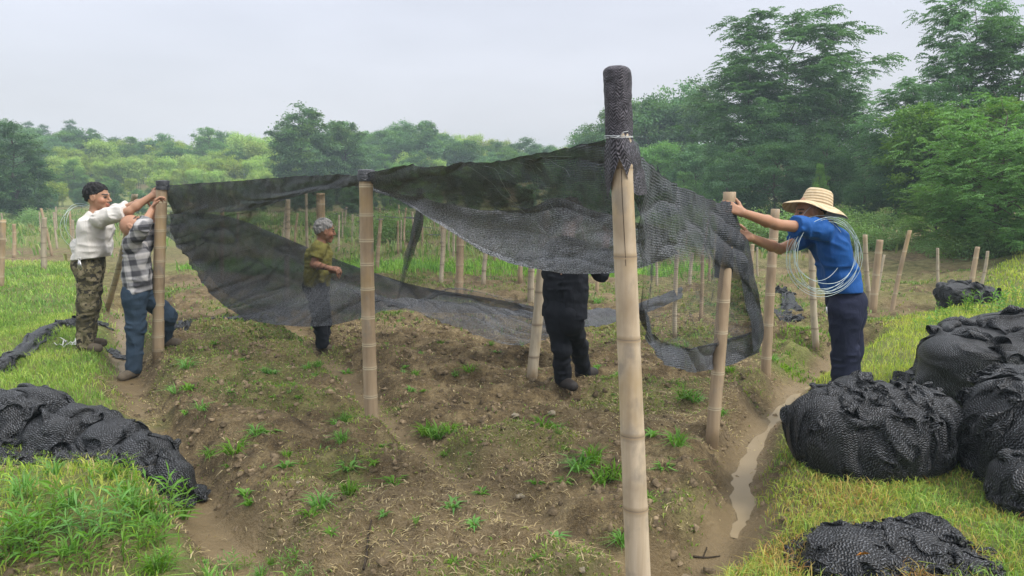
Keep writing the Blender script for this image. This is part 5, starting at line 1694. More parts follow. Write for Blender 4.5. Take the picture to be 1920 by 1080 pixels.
# white-capped bottle between the right-hand heaps
pb = pt(1886, 702, 4.7)
M = Mat('white_plastic')
M_WP = M.done(M.bsdf((0.62, 0.60, 0.55), 0.4, 0.4))
def lathe(prof, k=24):
    prof = np.array(prof)
    n = len(prof)
    an = np.linspace(0, 2 * np.pi, k, endpoint=False)
    V = np.concatenate([np.c_[r * np.cos(an), r * np.sin(an), np.full(k, z)] for r, z in prof])
    i, j = np.meshgrid(np.arange(n - 1), np.arange(k), indexing='ij')
    a, b = i * k + j, i * k + (j + 1) % k
    return V, np.stack([a, b, b + k, a + k], -1).reshape(-1, 4)
bt = empty('plastic_bottle', pb - (0, 0, 0.12))
tag(bt, 'white plastic bottle standing between the heaps at the right edge', 'bottle')
mb = MB()
mb.add(*lathe([(0.001, 0), (0.034, 0), (0.036, 0.01), (0.036, 0.10), (0.03, 0.118), (0.024, 0.122)]))
link('body', mb.mesh('body', M_WP), bt)
mb = MB()
mb.add(*lathe([(0.027, 0.118), (0.028, 0.120), (0.028, 0.142), (0.025, 0.146), (0.001, 0.147)]))
link('cap', mb.mesh('cap', M_WP), bt)
# orange leaf on the nearest heap
M = Mat('orange_leaf')
M_OL = M.done(M.bsdf((0.50, 0.20, 0.03), 0.6, 0.2))
pl = pt(1605, 1042, 2.72)
V, F, cc = leaf_cards(np.zeros((1, 3)), np.array([[1.0, 0.3, 0.25]]), 0.07, 0.03, np.ones((1, 3)), rs)
tag(link('fallen_leaf', mesh_np('fallen_leaf', V, [F], [M_OL], False), None, pl), 'orange dead leaf lying on the nearest heap of mesh', 'leaf')
# ------------------------------------------------------------------ people
M = Mat('tanned_skin')
oc = M.obj()
n = M.noise(oc, 14, 4)
c = M.mix(1.0, M.attr('Col'), M.mix(n, (0.85, 0.82, 0.80), (1.12, 1.08, 1.05)), 'MULTIPLY')
M_SKIN = M.done(M.bsdf(c, 0.5, 0.35, M.bump(M.noise(oc, 90, 3), 0.15, 0.003), **{'Subsurface Weight': 0.08, 'Subsurface Radius': (0.02, 0.008, 0.004)}))

def cloth(name, build, rough=0.85):
    M = Mat(name)
    oc = M.obj()
    c = build(M, oc)
    wr = M.noise(M.scalev(oc, (9, 9, 5)), 1.6, 4, 0.6, 0.6)
    wv = M.noise(oc, 180, 2)
    nb = M.bump(M.math('ADD', wr, M.math('MULTIPLY', wv, 0.12)), 0.45, 0.02)
    return M.done(M.bsdf(c, rough, 0.15, nb))

def plain(a, b):
    return lambda M, oc: M.mix(M.noise(oc, 9, 4), a, b)

def camo(M, oc):
    a = M.noise(oc, 11, 3, 0.5, 0.8)
    b = M.noise(M.scalev(oc, (1, 1, 1.6)), 17, 3, 0.5, 0.5)
    c = M.ramp(a, [(0.0, (0.055, 0.048, 0.028)), (0.43, (0.13, 0.115, 0.065)), (0.55, (0.20, 0.17, 0.11))], 'CONSTANT')
    d = M.ramp(b, [(0.0, (0, 0, 0)), (0.57, (1, 1, 1))], 'CONSTANT')
    return M.mix(d, c, (0.035, 0.032, 0.024))

def plaid(M, oc):
    s = M.n('SeparateXYZ', {0: M.n('Mapping', {'Vector': oc, 'Rotation': (0, 0.10, 0.5)}).outputs[0]})
    def band(sock, p, w):
        t = M.math('FRACT', M.math('MULTIPLY', sock, 1.0 / p))
        return M.mapr(M.math('ABSOLUTE', M.math('SUBTRACT', t, 0.5)), w - 0.05, w + 0.05, 0, 1)
    bx, bz = band(s.outputs[0], 0.105, 0.25), band(s.outputs[2], 0.105, 0.25)
    fx, fz = band(s.outputs[0], 0.0425, 0.42), band(s.outputs[2], 0.0425, 0.42)
    t = M.math('ADD', M.math('MULTIPLY', M.math('ADD', bx, bz), 0.42), M.math('MULTIPLY', M.math('ADD', fx, fz), 0.10))
    return M.ramp(t, [(0.05, (0.40, 0.39, 0.39)), (0.45, (0.19, 0.19, 0.20)), (0.85, (0.05, 0.05, 0.058))])

C_WHITE = cloth('white_cotton', plain((0.50, 0.48, 0.45), (0.62, 0.60, 0.57)))
C_CAMO = cloth('camouflage_cloth', camo)
C_CAMO2 = cloth('dark_camouflage_cloth', lambda M, oc: M.mix(1.0, camo(M, oc), (0.5, 0.5, 0.5), 'MULTIPLY'))
C_PLAID = cloth('plaid_cotton', plaid)
C_JEAN = cloth('blue_denim', plain((0.022, 0.040, 0.066), (0.040, 0.062, 0.092)))
C_YEL = cloth('yellow_green_cotton', plain((0.16, 0.15, 0.04), (0.25, 0.23, 0.065)))
C_BLACK = cloth('black_cloth', plain((0.007, 0.008, 0.012), (0.016, 0.018, 0.024)))
C_BLUE = cloth('blue_knit', plain((0.008, 0.060, 0.225), (0.016, 0.095, 0.315)), 0.7)
C_NAVY = cloth('navy_trouser_cloth', plain((0.010, 0.013, 0.030), (0.020, 0.024, 0.048)))
C_BELT = cloth('dark_belt', plain((0.02, 0.018, 0.018), (0.05, 0.045, 0.042)), 0.6)
C_SHOE = cloth('muddy_shoe', plain((0.05, 0.042, 0.032), (0.16, 0.13, 0.095)))
C_HAIR = cloth('black_hair', plain((0.006, 0.006, 0.007), (0.018, 0.017, 0.018)), 0.55)
C_GREY = cloth('grey_hair', plain((0.16, 0.155, 0.15), (0.36, 0.35, 0.34)), 0.6)

def U(v):
    v = np.asarray(v, float)
    return v / np.linalg.norm(v)

def hand_sdf(p, w, d, nrm, side, curl, s=1.0, thumb=0.6):
    """w wrist, d finger direction, nrm palm normal, side thumb side; five separate bent fingers"""
    d = U(d)
    nrm = U(nrm - d * (nrm @ d))
    side = U(side - d * (side @ d) - nrm * (side @ nrm))
    e = None
    for o, l in ((0.026, 0.086), (0.008, 0.092), (-0.010, 0.088), (-0.026, 0.080)):
        c = cap(p, w + side * o * 0.55 * s + d * 0.005, w + side * o * s + d * l * s, 0.0155 * s, 0.0115 * s)
        e = c if e is None else smin(e, c, 0.012)
    fl = (0.92, 1.05, 1.0, 0.80)
    for i, o in enumerate((0.031, 0.0105, -0.0105, -0.030)):
        q = w + side * o * s + d * (0.088 - 0.004 * abs(i - 1)) * s
        dd = U(d + side * (0.10 - 0.07 * i))
        a = curl * (0.8 + 0.12 * i)
        f = None
        for L, r0, r1 in ((0.042, 0.0100, 0.0092), (0.028, 0.0092, 0.0085), (0.022, 0.0085, 0.0070)):
            ca, sa = math.cos(a * 0.75), math.sin(a * 0.75)
            n2 = U(nrm - dd * (nrm @ dd))
            dd = U(dd * ca + n2 * sa)
            q2 = q + dd * L * fl[i] * s
            c = cap(p, q, q2, r0 * s, r1 * s)
            f = c if f is None else smin(f, c, 0.004)
            q = q2
        e = smin(e, f, 0.006)
    q = w + d * 0.022 * s + side * 0.026 * s
    dd = U(d * 0.55 + side * 0.75 + nrm * thumb * 0.5)
    f = None
    for L, r0, r1 in ((0.040, 0.0135, 0.0115), (0.032, 0.0112, 0.0098), (0.026, 0.0098, 0.008)):
        q2 = q + dd * L * s
        c = cap(p, q, q2, r0 * s, r1 * s)
        f = c if f is None else smin(f, c, 0.006)
        q = q2
        dd = U(dd + d * 0.35 + nrm * 0.30 * thumb)
    return smin(e, f, 0.010)

def head_sdf(p, c, f, u, s=1.0):
    f = U(f)
    u = U(u - f * (u @ f))
    r = np.cross(u, f)
    R = np.array([f, r, u])
    P = lambda a, b, z: c + (f * a + r * b + u * z) * s
    e = ell(p, P(-0.012, 0, 0.022), R, np.array([0.098, 0.078, 0.098]) * s)
    e = smin(e, ell(p, P(0.022, 0, -0.048), R, np.array([0.068, 0.060, 0.066]) * s), 0.03)
    e = smin(e, cap(p, P(0.066, 0.012, -0.100), P(0.066, -0.012, -0.100), 0.021 * s, 0.021 * s), 0.025)
    for b in (-1, 1):
        e = smin(e, ell(p, P(0.052, 0.042 * b, -0.030), R, np.array([0.030, 0.024, 0.024]) * s), 0.02)
    e = smin(e, cap(p, P(0.084, 0.034, 0.022), P(0.084, -0.034, 0.022), 0.011 * s, 0.011 * s), 0.014)
    for b in (-1, 1):
        e = smax(e, -(np.linalg.norm(p - P(0.104, 0.031 * b, 0.002), axis=1) - 0.017 * s), 0.012)
        e = np.minimum(e, np.linalg.norm(p - P(0.075, 0.031 * b, 0.001), axis=1) - 0.0135 * s)
    e = smin(e, cap(p, P(0.087, 0, 0.012), P(0.110, 0, -0.028), 0.009 * s, 0.0125 * s), 0.010)
    for b in (-1, 1):
        e = smin(e, cap(p, P(0.095, 0.012 * b, -0.034), P(0.090, 0.014 * b, -0.033), 0.009 * s, 0.008 * s), 0.006)
    e = smin(e, cap(p, P(0.090, 0.018, -0.060), P(0.090, -0.018, -0.060), 0.0085 * s, 0.0085 * s), 0.006)
    e = smin(e, cap(p, P(0.087, 0.015, -0.074), P(0.087, -0.015, -0.074), 0.009 * s, 0.009 * s), 0.006)
    e = smax(e, -(cap(p, P(0.104, 0.018, -0.067), P(0.104, -0.018, -0.067), 0.0045 * s, 0.0045 * s)), 0.004)
    for b in (-1, 1):
        e = smin(e, ell(p, P(-0.006, 0.079 * b, -0.008), R, np.array([0.022, 0.011, 0.034]) * s), 0.010)
        e = smax(e, -ell(p, P(-0.002, 0.092 * b, -0.006), R, np.array([0.012, 0.008, 0.020]) * s), 0.008)
    return e

def folds(p, seed, amp, fr=9.0, ver=0.45):
    w = 0.4 * vn3(p[:, 0] * 4, p[:, 1] * 4, p[:, 2] * 4, seed)
    a = vn3(p[:, 0] * fr + w, p[:, 1] * fr, p[:, 2] * fr * ver + 2 * w, seed + 1)
    b = vn3(p[:, 0] * fr * 1.1, p[:, 1] * fr * 1.1, p[:, 2] * fr * 2.1 + 3 * w, seed + 2)
    return amp * (1 - 2 * np.abs(a)) + amp * 0.7 * (1 - 2 * np.abs(b))

def person(label, J, shirt, trousers, hair=None, sleeve=(0.55, 0.55), long_sleeve=False, skin=(0.34, 0.195, 0.125), seed=0, belly=0.0, ease=1.0, hem_drop=0.06, tuck=False, hair_top=9.0, head_s=1.06, curls=(0.7, 0.7), hem_slope=None, trouser_ease=1.0, belt=None, shoe=C_SHOE, hairline=0.0):
    lat = U(J['lat'])
    nk, pv, wa, ch = J['neck'], J['pelvis'], J['waist'], J['chest']
    hc, f, u = J['head'], U(J['f']), J['u']
    u = U(u - f * (u @ f))
    r = np.cross(u, f)
    sides = ('N', 'F')
    sg = {'N': -1, 'F': 1}
    base = 0.5 * (J['anN'] + J['anF'])
    root = empty('person', (base[0], base[1], H1(base[0], base[1])))
    O_ = np.array(root.location)
    tag(root, label, 'person')
    fwd = np.cross(lat, U(nk - pv))
    if fwd @ J['front'] < 0:
        fwd = -fwd
    def body(p):
        e = cap(p, ch, wa, 0.085, 0.07)
        for k in sides:
            o = lat * sg[k]
            e = smin(e, cap(p, ch + o * 0.06, wa + o * 0.045, 0.07, 0.06), 0.05)
            e = smin(e, cap(p, wa + o * 0.045, pv + o * 0.06, 0.06, 0.07), 0.04)
            e = smin(e, cap(p, nk - 0.03 * U(nk - pv), J['sh' + k], 0.045, 0.042), 0.05)
        e = smin(e, cap(p, nk, hc - u * 0.06 - f * 0.012, 0.056, 0.052), 0.03)
        e = smin(e, head_sdf(p, hc, f, u, head_s), 0.015)
        for i, k in enumerate(sides):
            sh, el, wr = J['sh' + k], J['el' + k], J['wr' + k]
            m = el + (wr - el) * 0.3
            a = smin(cap(p, sh, el, 0.048, 0.037), cap(p, el, m, 0.037, 0.040), 0.02)
            a = smin(a, cap(p, m, wr, 0.040, 0.0265), 0.02)
            a = smin(a, hand_sdf(p, wr, J['hd' + k], J['pn' + k], J['th' + k], curls[i], 1.0), 0.015)
            e = smin(e, a, 0.02)
            hp, kn, an = J['hip' + k], J['kn' + k], J['an' + k]
            lg = smin(cap(p, hp, kn, 0.068, 0.048), cap(p, kn, an, 0.052, 0.036), 0.03)
            lg = smin(lg, cap(p, an, an + U(J['toe' + k]) * 0.11 - np.array([0, 0, 0.045]), 0.032, 0.026), 0.02)
            e = smin(e, lg, 0.04)
        return e
    pts_ = np.array([J[k] for k in J if k not in ('f', 'u', 'lat', 'front', 'hdN', 'hdF', 'pnN', 'pnF', 'thN', 'thF', 'toeN', 'toeF', 'bulge')])
    lo, hi = pts_.min(0) - 0.24, pts_.max(0) + 0.24
    def skincol(V):
        q = (V - hc) / head_s
        a, b, z = q @ f, q @ r, q @ u
        c = np.tile(np.array(skin), (len(V), 1))
        on = (np.linalg.norm(q, axis=1) < 0.16)
        eye = on & (a > 0.06) & (np.abs(np.abs(b) - 0.031) < 0.014) & (np.abs(z - 0.001) < 0.008)
        c[eye] = (0.03, 0.022, 0.018)
        brow = on & (a > 0.06) & (np.abs(np.abs(b) - 0.033) < 0.021) & (np.abs(z - 0.026) < 0.006)
        c[brow] = (0.05, 0.04, 0.035)
        lip = on & (a > 0.075) & (np.abs(b) < 0.026) & (np.abs(z + 0.067) < 0.013)
        c[lip] = np.array(skin) * (0.95, 0.62, 0.62)
        ck = on & (a > 0.03) & (np.abs(z + 0.03) < 0.025) & (np.abs(b) > 0.02)
        c[ck] *= (1.05, 0.94, 0.92)
        return c
    link('body', polygonize(body, lo, hi, 0.0062, 'body', [M_SKIN], skincol, O_), root)
    # shirt
    dn = U(pv - nk)
    hem = J.get('hem', pv + dn * hem_drop)
    hn = U(hem_slope) if hem_slope is not None else dn
    R_ = np.array([fwd, lat, dn])
    def shirt_f(p):
        e = None
        for k in sides:
            o = lat * sg[k]
            c = cap(p, ch + o * 0.085, wa + o * 0.070 + fwd * belly, 0.108 * ease, 0.104 * ease)
            c = smin(c, cap(p, wa + o * 0.070 + fwd * belly, hem + o * 0.080 + dn * 0.06, 0.104 * ease, 0.108 * ease), 0.05)
            e = c if e is None else smin(e, c, 0.06)
            e = smin(e, cap(p, nk + dn * 0.035, J['sh' + k] + dn * 0.012, 0.064, 0.068), 0.05)
        back = J.get('bulge')
        if back is not None:
            e = smin(e, np.linalg.norm(p - back[0], axis=1) - back[1], 0.07)
        e = e - folds(p, seed, 0.0115 * ease)
        e = smax(e, (p - hem) @ hn, 0.006)
        e = smax(e, (p - (nk - dn * 0.012 + fwd * 0.0)) @ U(-dn + fwd * 0.35), 0.012)
        for i, k in enumerate(sides):
            sh, el, wr = J['sh' + k], J['el' + k], J['wr' + k]
            if long_sleeve:
                end = el + (wr - el) * sleeve[i]
                a = smin(cap(p, sh, el, 0.072, 0.058), cap(p, el, end + U(wr - el) * 0.05, 0.057, 0.047), 0.03)
                a = smax(a - folds(p, seed + 4 + i, 0.010, 13), (p - end) @ U(wr - el), 0.005)
            else:
                end = sh + (el - sh) * sleeve[i]
                a = cap(p, sh, end + U(el - sh) * 0.06, 0.075, 0.066)
                a = smax(a - folds(p, seed + 4 + i, 0.009, 13), (p - end) @ U(el - sh), 0.005)
            e = smin(e, a, 0.028)
        return e
    link('shirt', polygonize(shirt_f, lo - 0.04, hi + 0.04, 0.0075, 'shirt', [shirt], None, O_), root)
    # trousers
    te = trouser_ease
    def tr_f(p):
        e = None
        for k in sides:
            o = lat * sg[k]
            hp, kn, an = J['hip' + k], J['kn' + k], J['an' + k]
            c = cap(p, wa + dn * 0.03 + o * 0.055, pv + o * 0.065, 0.092, 0.106 * te)
            c = smin(c, cap(p, pv + o * 0.065 - fwd * 0.03, hp + dn * 0.03 - fwd * 0.02, 0.10 * te, 0.098 * te), 0.05)
            lg = smin(cap(p, hp, kn, 0.100 * te, 0.078 * te), cap(p, kn, an + U(an - kn) * 0.06, 0.076 * te, 0.066 * te), 0.04)
            lg = smax(lg - folds(p, seed + 9, 0.011, 9, 0.8), (p - an - U(an - kn) * 0.035) @ U(an - kn), 0.006)
            c = smin(c, lg, 0.045)
            e = c if e is None else smin(e, c, 0.03)
        return smax(e, (p - (wa + dn * 0.055)) @ (-dn), 0.006)
    link('trousers', polygonize(tr_f, lo - 0.04, hi + 0.04, 0.0075, 'trousers', [trousers], None, O_), root)
    if belt is not None:
        wc = wa + dn * 0.075
        def bf(p):
            e = None
            for k in sides:
                o = lat * sg[k]
                c = cap(p, wa + dn * 0.02 + o * 0.058, pv + o * 0.066, 0.100, 0.112 * te)
                e = c if e is None else smin(e, c, 0.04)
            return np.maximum(e, np.abs((p - wc) @ dn) - 0.02)
        link('belt', polygonize(bf, wc - 0.26, wc + 0.26, 0.008, 'belt', [belt], None, O_), root)
    for k in sides:
        an, td = J['an' + k], U(J['toe' + k])
        def sf(p):
            e = cap(p, an + (0, 0, -0.026) - td * 0.035, an + td * 0.15 - np.array([0, 0, 0.046]), 0.050, 0.044)
            e = smin(e, cap(p, an + (0, 0, 0.03), an + (0, 0, -0.03), 0.046, 0.05), 0.03)
            return np.maximum(e, -(p[:, 2] - (an[2] - 0.085)))
        link('shoe', polygonize(sf, an - 0.24, an + 0.24, 0.009, 'shoe', [shoe], None, O_), root)
    if hair is not None:
        def hf(p):
            q = p - hc
            e = ell(p, hc + (f * -0.016 + u * 0.027) * head_s, np.array([f, r, u]), np.array([0.104, 0.086, 0.104]) * head_s)
            e = e - 0.006 * vn3(p[:, 0] * 45, p[:, 1] * 45, p[:, 2] * 45, seed) - 0.004 * vn3(p[:, 0] * 110, p[:, 1] * 110, p[:, 2] * 110, seed + 1)
            e = e - 0.007 * vn3(p[:, 0] * 70, p[:, 1] * 70, p[:, 2] * 32, seed + 2)
            jag = 0.012 * vn3(p[:, 0] * 80, p[:, 1] * 80, p[:, 2] * 40, seed + 3)
            a, z = q @ f / head_s, q @ u / head_s + jag
            cut = np.minimum(np.maximum(a * 0.8 - z + 0.004 + hairline, a - 0.088 + 0.4 * hairline), 1)
            cut = np.maximum(a * 0.75 - (z - 0.012 - hairline), -(z + 0.060) )
            return smax(smax(e, cut, 0.008), z - hair_top, 0.008)
        link('hair', polygonize(hf, hc - 0.17, hc + 0.17, 0.005, 'hair', [hair], None, O_), root)
    return root

V3 = lambda *a: np.array(a, float)
def ground_at(p, dz=0.085):
    q = p.copy()
    q[2] = H1(q[0], q[1]) + dz
    return q

def legs(J, aN, aF, toeN, toeF):
    J['anN'], J['anF'] = aN, aF
    J['toeN'], J['toeF'] = V3(*toeN), V3(*toeF)

# --- man in the white shirt
Y = 7.35
ftn = ground_at(pt(160, 650, Y - 0.09)); ftf = ground_at(pt(164, 646, Y + 0.12))
dzc = 0.0
J = dict(head=pt(183, 369, Y), f=V3(1, 0.05, -0.06), u=V3(0.12, 0, 1), lat=V3(0.05, 1, 0), front=V3(1, 0, 0),
         neck=pt(178, 400, Y), chest=pt(180, 428, Y), waist=pt(172, 466, Y), pelvis=pt(168, 496, Y),
         shN=pt(188, 409, Y - 0.17), shF=pt(190, 407, Y + 0.17), elN=pt(242, 396, Y - 0.20), elF=pt(248, 386, Y + 0.16),
         wrN=pt(284, 367, Y - 0.10), wrF=pt(283, 372, Y + 0.06), hdN=V3(1, 0.12, 0.42), hdF=V3(1, -0.05, 0.28), pnN=V3(0.1, 1, -0.3), pnF=V3(0.1, -1, -0.3), thN=V3(-0.2, 0, 1), thF=V3(-0.2, 0, 1),
         hipN=pt(167, 510, Y - 0.09), hipF=pt(173, 508, Y + 0.09), knN=pt(163, 576, Y - 0.09), knF=pt(170, 573, Y + 0.1),
         hem=pt(170, 484, Y), bulge=(pt(151, 462, Y), 0.075))
legs(J, ftn, ftf, (1, -0.25, 0), (1, 0.1, 0))
man = person('man in a loose white shirt and camouflage trousers reaching up to the left pole', J, C_WHITE, C_CAMO, C_HAIR, (0.88, 0.85), seed=3, belly=0.02, ease=1.08, curls=(0.45, 0.6), hem_slope=V3(0.10, 0, -1), trouser_ease=1.03, head_s=1.12, hairline=-0.004)
# keys hanging at his belt
mb = MB()
k0 = pt(149, 486, Y - 0.25) - np.array(man.location)
M = Mat('bright_metal')
M_KEY = M.done(M.bsdf((0.6, 0.6, 0.6), 0.3, 0.5, Metallic=0.9))
an = np.linspace(0, 2 * np.pi, 16)
mb.add(*tube(np.c_[k0[0] + 0.014 * np.cos(an), 0 * an + k0[1], k0[2] + 0.014 * np.sin(an)], 0.003, 5))
for i in range(4):
    dx = (i - 1.5) * 0.012
    mb.add(*tube(np.array([k0 + (dx * 0.4, -0.004 * i, -0.012), k0 + (dx, -0.004 * i, -0.05 - 0.012 * (i % 2)), k0 + (dx * 1.2, -0.004 * i, -0.085 - 0.02 * (i % 2))]), np.array([0.007, 0.004, 0.005]), 5))
tag(link('key_bunch', mb.mesh('key_bunch', M_KEY, off=k0), None, k0 + np.array(man.location)), 'bunch of metal keys hanging at the belt of the white-shirted man', 'keys')

# --- man in the plaid shirt, looking up
Y = 7.12
J = dict(head=pt(251, 424, Y), f=V3(0.62, 0.12, 0.75), u=V3(-0.75, 0, 0.62), lat=V3(-0.35, 0.93, 0), front=V3(1, 0.3, 0),
         neck=pt(250, 449, Y), chest=pt(257, 478, Y), waist=pt(258, 515, Y), pelvis=pt(259, 542, Y),
         shN=pt(247, 458, Y - 0.15), shF=pt(272, 452, Y + 0.15), elN=pt(266, 428, Y - 0.22), elF=pt(285, 425, Y + 0.25),
         wrN=pt(286, 391, Y - 0.05), wrF=pt(293, 396, Y + 0.2), hdN=V3(0.35, 0.25, 1), hdF=V3(0.25, -0.1, 1), pnN=V3(1, 0.4, -0.1), pnF=V3(0.6, -1, 0), thN=V3(-0.3, -0.9, 0.3), thF=V3(-1, -0.3, 0.3),
         hipN=pt(253, 552, Y - 0.08), hipF=pt(270, 550, Y + 0.1), knN=pt(255, 612, Y - 0.06), knF=pt(314, 592, Y + 0.22),
         hem=pt(259, 552, Y))
legs(J, ground_at(pt(249, 677, Y - 0.05)), ground_at(pt(309, 648, Y + 0.35)), (-0.25, -1, 0), (1, -0.15, 0))
person('older balding man in a grey plaid shirt and jeans looking up at the pole top', J, C_PLAID, C_JEAN, None, (0.45, 0.4), True, (0.36, 0.20, 0.13), seed=17, ease=1.03, hem_slope=V3(0.35, 0, -1), trouser_ease=0.98, head_s=1.05, curls=(0.9, 0.9))

# --- man in the yellow shirt inside the plot
Y = 8.35
g = H1(pt(598, 600, Y)[0], Y)
def gz_(px, Y_, z):
    """point above the ground at height z, in column px"""
    q = pt(px, 500, Y_)
    q[2] = g + z
    return q
J = dict(head=pt(609, 432, Y), f=V3(0.9, 0.45, -0.15), u=V3(0.15, 0, 1), lat=V3(0.2, 1, 0), front=V3(1, 0, 0),
         neck=pt(602, 453, Y), chest=pt(598, 478, Y), waist=pt(596, 512, Y), pelvis=pt(594, 536, Y),
         shN=pt(597, 466, Y - 0.17), shF=pt(604, 464, Y + 0.17), elN=pt(588, 496, Y - 0.2), elF=pt(600, 500, Y + 0.2),
         wrN=pt(618, 503, Y - 0.25), wrF=pt(622, 508, Y + 0.02), hdN=V3(1, -0.1, -0.15), hdF=V3(1, -0.3, -0.1), pnN=V3(-0.2, 0.5, -1), pnF=V3(0, -0.6, -0.6), thN=V3(0.2, 0, 1), thF=V3(0.2, 0, 1),
         hipN=pt(595, 546, Y - 0.08), hipF=pt(600, 546, Y + 0.08), knN=pt(598, 604, Y - 0.09), knF=pt(606, 604, Y + 0.09), hem=pt(594, 536, Y))
legs(J, gz_(600, Y - 0.1, 0.085), gz_(604, Y + 0.1, 0.085), (1, -0.2, 0), (1, 0.1, 0))
person('grey-haired man in a yellow-green T-shirt holding the mesh edge behind the see-through sheet', J, C_YEL, C_BLACK, C_GREY, (0.55, 0.55), seed=29, ease=0.98, skin=(0.33, 0.17, 0.11), head_s=1.08, curls=(1.1, 1.1))

# --- man in black standing under the mesh roof
Y = 5.95
J = dict(head=pt(1072, 402, Y + 0.15), f=V3(0.6, 0.8, -0.1), u=V3(0.1, 0.1, 1), lat=V3(-0.85, 0.5, 0), front=V3(0.5, 0.8, 0),
         neck=pt(1064, 448, Y), chest=pt(1062, 490, Y), waist=pt(1060, 545, Y), pelvis=pt(1058, 585, Y),
         shN=pt(1086, 468, Y - 0.02), shF=pt(1040, 466, Y + 0.10), elN=pt(1126, 512, Y + 0.05), elF=pt(1032, 515, Y + 0.15),
         wrN=pt(1136, 456, Y + 0.2), wrF=pt(1035, 468, Y + 0.42), hdN=V3(0.2, 0.3, 1), hdF=V3(0.3, 0.5, 1), pnN=V3(-0.3, 1, 0), pnF=V3(-0.3, 1, 0), thN=V3(-1, 0, 0.2), thF=V3(1, 0, 0.2),
         hipN=pt(1071, 600, Y - 0.02), hipF=pt(1047, 600, Y + 0.04), knN=pt(1084, 648, Y + 0.20), knF=pt(1052, 654, Y + 0.04), hem=pt(1058, 595, Y))
legs(J, ground_at(pt(1093, 694, Y + 0.45)), ground_at(pt(1055, 722, Y + 0.12)), (0.6, 0.6, 0), (0.4, -0.7, 0))
person('man dressed all in black standing under the sagging mesh, upper body hidden by it', J, C_BLACK, C_BLACK, C_HAIR, (0.75, 0.75), True, seed=37, ease=0.93, trouser_ease=0.90, shoe=C_BELT)

# --- man in the straw hat
Y = 5.6
J = dict(head=pt(1518, 397, Y), f=V3(-1, -0.05, -0.12), u=V3(-0.25, 0, 1), lat=V3(0.1, 1, 0), front=V3(-1, 0, 0),
         neck=pt(1548, 422, Y), chest=pt(1556, 456, Y), waist=pt(1573, 520, Y), pelvis=pt(1583, 566, Y),
         shN=pt(1541, 430, Y - 0.17), shF=pt(1528, 440, Y + 0.16), elN=pt(1456, 421, Y - 0.36), elF=pt(1462, 467, Y + 0.02),
         wrN=pt(1393, 399, Y - 0.61), wrF=pt(1407, 445, Y - 0.45), hdN=V3(-1, -0.05, 0.42), hdF=V3(-1, -0.35, 0.25), pnN=V3(-0.1, 0.95, -0.25), pnF=V3(-0.2, 0.9, -0.3), thN=V3(-0.3, 0.4, 0.9), thF=V3(-0.2, 0.3, 1),
         hipN=pt(1583, 584, Y - 0.09), hipF=pt(1590, 584, Y + 0.09), knN=pt(1584, 660, Y - 0.09), knF=pt(1592, 658, Y + 0.09), hem=pt(1577, 545, Y))
legs(J, ground_at(pt(1580, 745, Y - 0.1)), ground_at(pt(1588, 742, Y + 0.1)), (-1, -0.2, 0), (-1, 0.1, 0))
hatman = person('man in a wide straw hat, blue T-shirt and navy trousers gripping the right pole', J, C_BLUE, C_NAVY, C_HAIR, (0.62, 0.62), hair_top=0.035, hairline=0.03, seed=47, ease=1.02, belt=C_BELT, hem_slope=V3(0.05, 0, -1), trouser_ease=1.10, curls=(0.75, 0.9), skin=(0.36, 0.20, 0.125))
HJ = J
# straw hat: crown, brim, dark underside band
M = Mat('straw')
oc = M.obj()
sz_ = M.n('SeparateXYZ', {0: oc})
rad_ = M.math('SQRT', M.math('ADD', M.math('POWER', sz_.outputs[0], 2.0), M.math('POWER', sz_.outputs[1], 2.0)))
ring = M.math('SINE', M.math('MULTIPLY', M.math('ADD', M.math('MULTIPLY', sz_.outputs[2], 1.0), M.math('MULTIPLY', rad_, 1.0)), 2 * math.pi / 0.017))
nn = M.noise(oc, 55, 3)
M_STRAW = M.done(M.bsdf(M.ramp(M.math('ADD', M.mapr(ring, -1, 1, 0.1, 0.48), M.math('MULTIPLY', nn, 0.65)), [(0.15, (0.30, 0.21, 0.115)), (0.5, (0.47, 0.36, 0.22)), (0.85, (0.56, 0.46, 0.31))]), 0.7, 0.25, M.bump(M.math('ADD', ring, nn), 0.5, 0.004)))
hat_c = pt(1531, 384, Y)
hat = empty('straw_hat', hat_c)
hat.rotation_euler = (math.radians(-6), math.radians(14), 0)
tag(hat, 'wide-brimmed woven straw hat worn by the man in blue', 'hat')
k = 64
an = np.linspace(0, 2 * np.pi, k, endpoint=False)
def hat_part(prof, wav, gs=1.13):
    n = len(prof)
    V = []
    for r, z in prof:
        t = np.clip((r - 0.10) / 0.11, 0, 1)
        V.append(gs * np.c_[r * 1.02 * np.cos(an), r * 0.95 * np.sin(an), z + wav * t * (0.012 * np.sin(2 * an + 0.6) + 0.006 * np.sin(5 * an))])
    i, j = np.meshgrid(np.arange(n - 1), np.arange(k), indexing='ij')
    a, b = i * k + j, i * k + (j + 1) % k
    return np.concatenate(V), np.stack([a, b, b + k, a + k], -1).reshape(-1, 4)
mb = MB()
mb.add(*hat_part([(0.001, 0.108), (0.04, 0.106), (0.070, 0.099), (0.083, 0.085), (0.091, 0.055), (0.100, 0.012), (0.103, 0.0), (0.099, -0.003), (0.094, 0.02), (0.08, 0.078), (0.001, 0.10)], 0))
link('crown', mb.mesh('crown', M_STRAW), hat)
mb = MB()
mb.add(*hat_part([(0.1035, 0.001), (0.13, -0.004), (0.17, -0.020), (0.205, -0.042), (0.209, -0.046), (0.205, -0.048), (0.17, -0.027), (0.13, -0.010), (0.1035, -0.005)], 1))
link('brim', mb.mesh('brim', M_STRAW), hat)
mb = MB()
ch0 = np.array(hat.location)
P = crom(np.array([pt(1520, 388, Y - 0.10), pt(1508, 400, Y - 0.09), pt(1503, 412, Y - 0.05), pt(1505, 416, Y)]), 16) - ch0
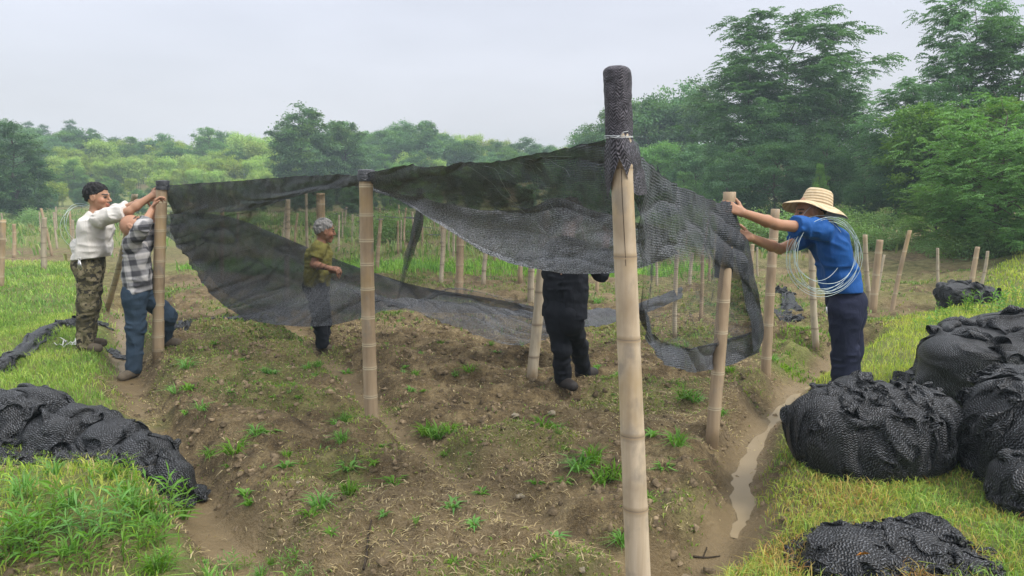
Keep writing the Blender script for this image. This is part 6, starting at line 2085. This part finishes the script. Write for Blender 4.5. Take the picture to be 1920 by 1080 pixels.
Rm = np.array(hat.rotation_euler.to_matrix())
mb.add(*tube(P @ Rm, 0.0022, 5))
link('chin_cord', mb.mesh('chin_cord', M_CORD), hat)
# pen in his pocket
pp = pt(1549, 583, Y - 0.215)
mb = MB()
mb.add(*tube(np.array([pp + (0, 0, 0.03), pp + (0.006, 0, -0.02)]), 0.005, 6))
tag(link('white_pen', mb.mesh('white_pen', M_CORD, off=pp), None, pp), 'small white thing tucked in the navy trouser pocket', 'pocket_pen')

# wire coils slung over the shoulders
M = Mat('pale_wire')
M_WIRE = M.done(M.bsdf((0.42, 0.52, 0.52), 0.35, 0.5, Metallic=0.25))
def coil(c, ax, ay, loops, label, seed, r=0.0018):
    rr = np.random.default_rng(seed)
    mb = MB()
    an = np.linspace(0, 2 * np.pi, 72)
    nrm = np.cross(U(ax), U(ay))
    for i, (dx, dy, s, tl) in enumerate(loops):
        P = c + ax * (dx + s * np.cos(an))[:, None] + ay * (dy + s * np.sin(an))[:, None] + nrm * (tl * np.sin(an + rr.uniform(0, 6)) + rr.normal() * 0.012 + 0.01 * np.sin(3 * an + i))[:, None]
        mb.add(*tube(P, r, 5, False))
    tag(link('wire_coil', mb.mesh('wire_coil', M_WIRE, off=c), None, c), label, 'wire coil')
c = pt(1547, 478, Y - 0.24)
ax, ay = V3(1, 0.25, -0.05), V3(0.1, 0.12, 1)
coil(c, ax, ay, [(0.01, 0.0, .255, .02), (0.015, -0.005, .262, .02), (0.005, -0.012, .268, .03), (0.02, -0.01, .25, .02), (0.0, -0.004, .272, .03), (-0.03, 0.02, .262, .04), (0.01, 0.03, .235, .05), (-0.045, 0.035, .22, .03), (0.0, -0.03, .27, .04)], 'big coil of pale wire slung over the shoulder of the man in the straw hat', 3)
c = pt(158, 424, 7.35)
coil(c, V3(0.35, 1, 0), V3(-0.1, 0, 1), [(0, 0, .20, .03), (0.02, 0.01, .215, .04), (-0.02, -0.02, .22, .03)], 'coil of pale wire hanging over the back of the white-shirted man', 5, 0.0017)
# ------------------------------------------------------------------ haze in the air
M = Mat('haze_air')
vol = M.n('VolumePrincipled', {'Density': HAZE, 'Color': (0.72, 0.90, 0.98, 1), 'Anisotropy': 0.0})
M.t.links.new(vol.outputs[0], M.out.inputs['Volume'])
zs_ = gz.min() - 1.0
x0, x1, y0, y1, z1 = XS[0] - 2, XS[-1] + 2, YS[0] - 2, YS[-1] + 2, 16.5
V = np.array([[x, y, z] for z in (zs_, z1) for y in (y0, y1) for x in (x0, x1)])
F = np.array([[0, 2, 3, 1], [4, 5, 7, 6], [0, 1, 5, 4], [2, 6, 7, 3], [0, 4, 6, 2], [1, 3, 7, 5]])
struct(link('haze', mesh_np('haze', V, [F], [M.m], False)), 'stuff')
